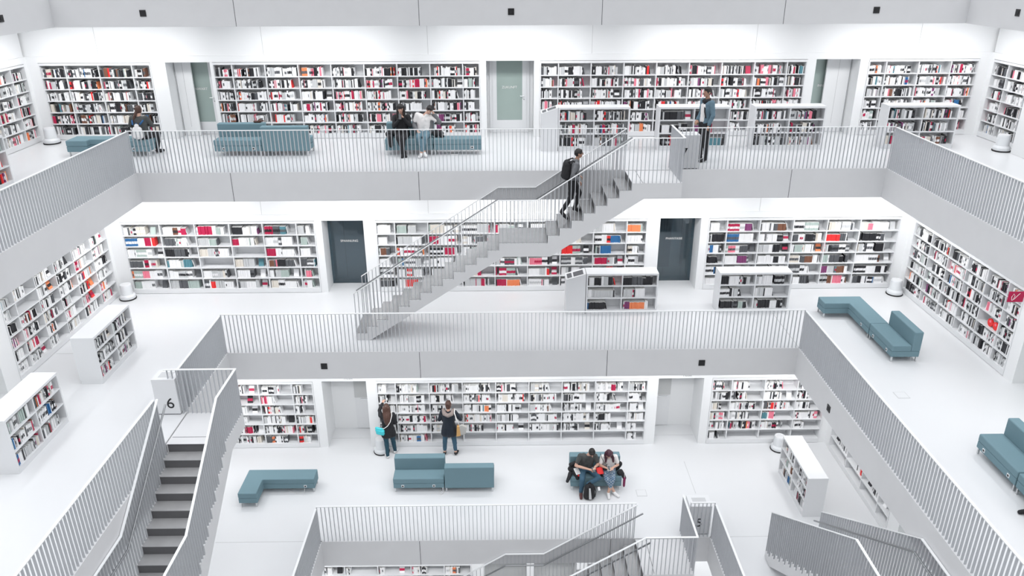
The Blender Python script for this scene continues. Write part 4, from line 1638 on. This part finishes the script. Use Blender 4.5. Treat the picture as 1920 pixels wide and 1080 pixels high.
# 4 climber on the stair
c4 = (1.60, 17.56, FL[7] - 5 * RI + .014)
person(c4, -PI / 2, dict(pelvis=(0, .0, .88), chest=(0, .07, 1.17), neck=(0, .11, 1.36), head=(0, .15, 1.53), shL=(-.175, .09, 1.30), shR=(.175, .09, 1.30),
       elL=(-.23, .02, 1.04), elR=(.23, .0, 1.05), wrL=(-.20, .20, .92), wrR=(.19, .16, .88), hpL=(-.085, 0, .86), hpR=(.085, 0, .86),
       knL=(-.09, .20, .50), knR=(.09, -.02, .44), anL=(-.09, .10, .10), anR=(.09, -.24, .06), toL=(-.10, .26, .035), toR=(.10, -.11, -.125)),
       'man in a grey hoodie with glasses climbing the stair', hair=('short', 'hair_black'), skin='skin_tan', top=('cloth_grey', 'long', 0), low=('cloth_black', 1),
       scale=.93, hood=True)
b = MB()
for dy in (-.055, .055):
    b.tube([(.095, dy - .03, 0), (.102, dy, -.018), (.095, dy + .03, 0), (.10, dy, .014), (.095, dy - .03, 0)], .003, 'black', 5)
b.tube([(.095, .085, 0), (.0, .085, .005)], .003, 'black', 5)
b.tube([(.095, -.085, 0), (.0, -.085, .005)], .003, 'black', 5)
gl_ = b.obj('glasses')
gl_.location = (c4[0] + .15 * .93, c4[1], c4[2] + 1.545 * .93)
tag(gl_, 'dark-rimmed glasses on the man climbing the stair', 'glasses')
soft('backpack', (c4[0] - .115, c4[1], c4[2] + .82), -PI / 2, 'cloth_black', 'black backpack worn by the man climbing the stair', 'backpack',
     [((-.07, -.01, .08), (-.06, .0, .36), .09, .085), ((.07, -.01, .08), (.06, .0, .36), .09, .085), ((0, -.05, .09), (0, -.01, .37), .10, .09)],
     [('strap', 'black', [(-.11, .0, .42), (-.14, .13, .46), (-.13, .24, .34), (-.14, .18, .16)], .020), ('strap', 'black', [(.11, .0, .42), (.14, .13, .46), (.13, .24, .34), (.14, .18, .16)], .020)])
# 5 man in a denim jacket
m5 = (4.97, 19.0, FL[7])
person(m5, PI * .62, stand(wrR=(.17, .11, .97), elR=(.27, -.06, 1.12), wrL=(-.22, .06, .90), elL=(-.25, -.02, 1.13), toL=(-.12, .15, .035)),
       'man in a blue denim jacket with a black scarf standing on the upper gallery', skin='skin_tan',
       hair=('short', 'hair_black'), top=('denim_jacket', 'long', 0), low=('cloth_black', 1), scale=1.035, head=(0, 0, .1))
f = Flesh()
sc_ = empty('scarf', m5, 'black scarf round the neck of the man in the denim jacket', 'scarf', None, PI * .62)
f.chain([((-.06, .0, 1.50), .045), ((0, -.06, 1.51), .045), ((.06, .0, 1.50), .045), ((.03, .07, 1.48), .05), ((-.04, .07, 1.48), .05), ((-.06, .0, 1.50), .045)])
f.obj('body', sc_, 'cloth_black', .012, 2)
f = Flesh()
sc_ = empty('shirt_front', m5, 'white shirt front under the open denim jacket', 'shirt', None, PI * .62)
f.chain([((-.05, .085, 1.38), .045), ((-.045, .082, 1.2), .05), ((-.04, .085, 1.02), .05)])
f.chain([((.04, .085, 1.38), .045), ((.035, .082, 1.2), .05), ((.03, .085, 1.02), .05)])
f.obj('body', sc_, 'cloth_white', .012, 2, 'cloth')
soft('shoulder_bag', m5, PI * .62, 'cloth_black', 'black shoulder bag at the hip of the man in the denim jacket', 'bag',
     [((.25, -.17, .82), .11, (.6, 1.2, 1)), ((.25, -.17, .92), .10, (.6, 1.2, .9))],
     [('strap', 'black', [(.25, -.13, 1.0), (.18, -.13, 1.3), (.08, -.06, 1.50), (-.02, .08, 1.45), (-.12, .135, 1.25), (-.17, .12, 1.1)], .016)])
# 6 woman reaching up to the shelf
w6 = (-3.17, 17.72, 0)
person(w6, .15, stand(wrL=(-.10, .24, 1.66), elL=(-.20, .12, 1.50), elR=(.24, .0, 1.13), wrR=(.12, .13, 1.02), hpL=(-.08, 0, .92), anL=(-.06, -.12, .095), toL=(-.12, .02, .035), knL=(-.07, -.02, .50),
       anR=(.16, .10, .095), toR=(.24, .24, .035), knR=(.12, .08, .5)),
       'woman with long brown hair in a black coat reaching up to a shelf', hair=('long', 'hair_brown'), top=('cloth_black', 'long', 0), low=('leggings', 1),
       shoes='shoe_white', scale=.93, coat_len=.42, girl=True)
soft('handbag', w6, .15, 'turquoise', 'turquoise handbag at the left hip of the woman reaching up', 'bag',
     [((-.27, -.12, .86), (-.14, -.15, .83), .055, .055), ((-.30, -.12, 1.0), (-.16, -.15, .97), .035, .035), ((-.28, -.12, .93), (-.14, -.15, .90), .055, .055)],
     [('strap', 'cloth_white', [(-.28, -.13, 1.02), (-.10, -.15, .98), (.0, -.17, 1.06), (.08, -.17, 1.18), (.13, -.12, 1.34), (.13, -.02, 1.44)], .011)])
# 7 woman in a dark parka
w7 = (-1.52, 17.74, 0)
person(w7, -.05, stand(elL=(-.27, .03, 1.13), wrL=(-.14, .22, 1.20), elR=(.32, .06, 1.14), wrR=(.16, .24, 1.2), anL=(-.15, -.02, .1), anR=(.16, -.02, .1), knL=(-.13, 0, .5), knR=(.13, 0, .5),
       toL=(-.16, .13, .035), toR=(.20, .13, .035)),
       'woman with short brown hair in a dark blue parka standing at the shelves', hair=('bun', 'hair_brown'), top=('cloth_navy', 'long', 0), low=('denim_mid', .78),
       shoes='cloth_black', scale=.97, coat_len=.45)
f = Flesh()
fc = empty('fur_collar', w7, 'light brown fur trim on the hood of the dark parka', 'collar', None, -.05)
f.chain([((-.13, .0, 1.43), .05), ((-.10, -.10, 1.37), .055), ((0, -.14, 1.34), .055), ((.10, -.10, 1.37), .055), ((.13, .0, 1.43), .05)])
f.obj('body', fc, 'fur', .012, 1)
t = empty('shoulder_bag', w7, 'grey and tan leather bag on the right shoulder of the parka woman', 'bag', None, -.05)
b = MB()
b.prism([(.22, .72), (.46, .78), (.50, 1.0), (.36, 1.06), (.24, 1.0)], 1, -.17, -.08, 'felt_grey')
b.obj('body', t, bevel=.012)
b = MB()
b.prism([(.21, .70), (.33, .73), (.30, 1.03), (.23, 1.02)], 1, -.176, -.074, 'tan_leather')
b.obj('side_panel', t, bevel=.008)
b = MB()
b.tube([(.29, -.12, 1.02), (.24, -.155, 1.2), (.17, -.12, 1.42), (.17, -.02, 1.49)], .014, 'cloth_white', 8)
b.obj('strap', t, smooth=True)
# 8 man on the lower sofa
m8 = (2.06, 16.36, 0)
person(m8, PI, sit(head=(-.10, .22, 1.15), neck=(-.04, .13, 1.02), chest=(0, .05, .85), shL=(-.20, .10, .96), shR=(.17, .11, .98), elL=(-.28, .15, .74), elR=(.29, .18, .73), wrL=(-.17, .35, .80), wrR=(-.02, .36, .75),
       knR=(.14, .44, .50), anR=(.16, .42, .10), toR=(.17, .58, .035), knL=(-.28, .42, .53), anL=(-.0, .46, .36), toL=(.06, .54, .26), hpL=(-.09, .02, .53)),
       'man in a dark grey t-shirt and jeans bent over his phone', hair=('short', 'hair_black'), top=('cloth_slate', 'short', 0),
       low=('denim_mid', 1), shoes='shoe_brown', head=(-.75, 0, .1))
handset((m8[0] + .13, m8[1] - .45, .80), (.5, 0, .3), 'phone held by the man in the dark grey t-shirt')
# 9 woman on the lower sofa
w9 = (2.62, 16.36, 0)
person(w9, PI, sit(head=(.03, .19, 1.08), neck=(.0, .10, .96), chest=(0, .04, .81), shL=(-.16, .07, .91), shR=(.16, .07, .91), elL=(-.23, .12, .70), elR=(.23, .14, .70), wrL=(-.07, .32, .76), wrR=(.10, .32, .76),
       knL=(-.07, .42, .49), knR=(.08, .43, .49), anL=(.03, .44, .09), toL=(.03, .60, .035), anR=(-.12, .40, .09), toR=(-.22, .53, .035)),
       'woman with plum hair in a white t-shirt and rolled blue plaid trousers', hair=('front', 'hair_plum'), top=('cloth_white', 'short', 0), low=('plaid', .55),
       shoes='shoe_white', head=(-.6, 0, 0), girl=True)
b = MB()
b.prism([(-.06, 0), (.09, 0), (.09, .10), (-.06, .10)], 1, -.035, .035, 'cloth_black')
hb = b.obj('belt_bag', None, bevel=.01)
hb.location = (2.52, 16.16, .62)
tag(hb, 'small black bag with a thin strap on the lap of the plaid-trousered woman', 'bag')
b = MB()
b.tube([(.08, 0, .09), (-.04, -.0, .22), (-.10, .06, .32), (-.12, .16, .38)], .006, 'cloth_black', 6)
b.obj('strap', hb, smooth=True)
handset((2.58, 15.98, .79), (.6, 0, 0), 'white phone in the hands of the plaid-trousered woman', 'shoe_white')
# things round the two on the lower sofa
soft('backpack', (2.10, 15.80, .0), .1, 'cloth_black', 'black backpack with a grey stripe standing on the floor at their feet', 'backpack',
     [((-.065, 0, .085), (-.05, .02, .34), .085, .075), ((.065, 0, .085), (.05, .02, .34), .085, .075), ((0, -.02, .09), (0, .03, .39), .085, .06)],
     [('grab_handle', 'black', [(-.04, .03, .44), (0, .03, .49), (.04, .03, .44)], .010), ('side_strap', 'black', [(.11, -.02, .36), (.16, -.02, .22), (.14, -.02, .06)], .010)])
b = MB()
b.prism([(-.03, .06), (.04, .05), (.0, .38), (-.04, .38)], 1, -.105, -.085, 'book_light_grey')
s_ = b.obj('grey_panel', bpy.data.objects['backpack.002'] if 'backpack.002' in bpy.data.objects else None)
soft('jacket', (1.78, 16.30, .42), 0, 'cloth_black', 'crumpled black jacket at the left end of the lower sofa', 'jacket',
     [((-.10, .06, .08), (.10, .06, .12), .09, .08), ((-.14, -.10, .05), (-.22, -.24, -.08), .055, .04), ((0, -.08, .07), (.04, -.18, -.02), .08, .05), ((-.12, .05, .22), (.10, .1, .28), .05, .05)], group='jackets on the lower sofa')
soft('jacket', (2.86, 16.34, .42), 0, 'cloth_black', 'black jacket hanging over the right end of the lower sofa', 'jacket',
     [((-.02, .05, .10), (.05, .02, .22), .08, .07), ((.08, -.08, .06), (.16, -.2, -.06), .06, .045), ((.04, -.12, .06), (.05, -.14, .05), .07, .06)], group='jackets on the lower sofa')
soft('jacket', (2.36, 16.22, .42), 0, 'cloth_black', 'black garment lying between the two people on the lower sofa', 'jacket',
     [((-.02, .0, .06), (.05, -.08, .04), .07, .05), ((0, .08, .1), (.03, -.04, .08), .06, .05)], group='jackets on the lower sofa')
soft('jacket', (-2.90, 19.98, FL[7] + .42), 0, 'cloth_black', 'black coat lying beside the woman in black on the upper gallery', 'jacket',
     [((-.06, .06, .08), (.10, .02, .12), .09, .08), ((0, -.18, .04), (.02, -.24, -.16), .08, .05)])
soft('handbag', (-1.66, 20.0, FL[7] + .42), 0, 'cloth_black', 'black bag behind the man in the white shirt on the upper gallery', 'bag',
     [((-.08, .0, .10), (.06, -.02, .10), .09, .07), ((.06, -.06, .05), (.12, -.10, .05), .04, .03)],
     [('strap', 'black', [(-.06, 0, .18), (0, -.02, .28), (.06, 0, .15)], .01)])
for (loc, rot, sz, m, nm, cat, lab) in (((1.80, 16.12, .60), (.55, .1, .5), (.13, .18, .02), 'shoe_white', 'tablet', 'tablet', 'white tablet lying on the crumpled black jacket'),
                                     ((2.37, 16.12, .60), (.7, 0, .25), (.16, .18, .05), 'red_box', 'red_box', 'box', 'bright red box between the two people on the lower sofa'),
                                     ((1.90, 16.10, .50), (.5, 0, -.4), (.14, .10, .03), 'red_box', 'red_pouch', 'pouch', 'small red pouch beside the seated man in grey'),
                                     ((2.33, 15.80, .30), (.9, 0, .2), (.06, .09, .02), 'shoe_white', 'card', 'card', 'small white card on the side of the floor backpack')):
    b = MB()
    b.box(-sz[0] / 2, sz[0] / 2, -sz[1] / 2, sz[1] / 2, 0, sz[2], m)
    o = b.obj(nm, None, bevel=.005)
    o.location, o.rotation_euler = loc, rot
    tag(o, lab, cat)
    if nm == 'tablet':
        s = MB()
        s.box(-sz[0] / 2 + .012, sz[0] / 2 - .012, -sz[1] / 2 + .014, sz[1] / 2 - .014, sz[2], sz[2] + .001, 'book_light_grey')
        s.obj('screen', o)
t = empty('umbrella', (3.01, 16.10, .12), 'plum folded umbrella hanging at the right end of the lower sofa', 'umbrella')
MB().lathe([(.012, 0), (.030, .04), (.034, .22), (.02, .30)], (0, 0, 0), 'plum', 12).obj('canopy', t, smooth=True)
b = MB()
b.tube([(0, 0, .30), (0, 0, .36), (.0, .03, .46), (-.02, .05, .5)], .006, 'cloth_white', 6)
b.obj('cord', t)
# gloves on the sofa back of the upper pair
soft('gloves', (-6.35, 20.30, FL[7] + .762), 0, 'hair_brown', 'dark gloves lying on top of the upper left sofa back', 'gloves',
     [((-.12, 0, .03), (.02, .01, .03), .028, .03), ((0, .02, .05), (.12, -.02, .05), .028, .024), ((-.02, .0, .05), (.03, .03, .09), .02, .018)], voxel=.008)
# 10 seated person mostly beyond the right edge
person((9.06, 10.20, FL[6]), PI / 2, sit(knL=(-.12, .36, .50), knR=(.12, .36, .50), anL=(-.12, .28, .10), anR=(.12, .30, .10), toL=(-.13, .43, .035), toR=(.13, .45, .035)),
       'person in black sitting at the right edge, only a black shoe in view', hair=('short', 'hair_black'), top=('cloth_black', 'long', 0), low=('cloth_black', 1))
# red face-out pair on the right wall
for k, (y, zz) in enumerate(((15.66, 4.79), (15.86, 4.79))):
    t = empty('red_disc_case', (WL[6][1] + .05, y, FL[6] + ZR[2] + .001), 'round red case shown face out on the right side wall, %s one' % ('nearer' if k == 0 else 'farther'),
              'case', 'round red cases')
    b = MB()
    b.tube([(0, 0, .10), (.03, 0, .10)], .095, 'red_box', 20)
    b.obj('case', t)
    b = MB()
    b.tube([(-.004, 0, .13), (0, 0, .13)], .03, 'book_pink', 14)
    b.obj('label_spot', t)
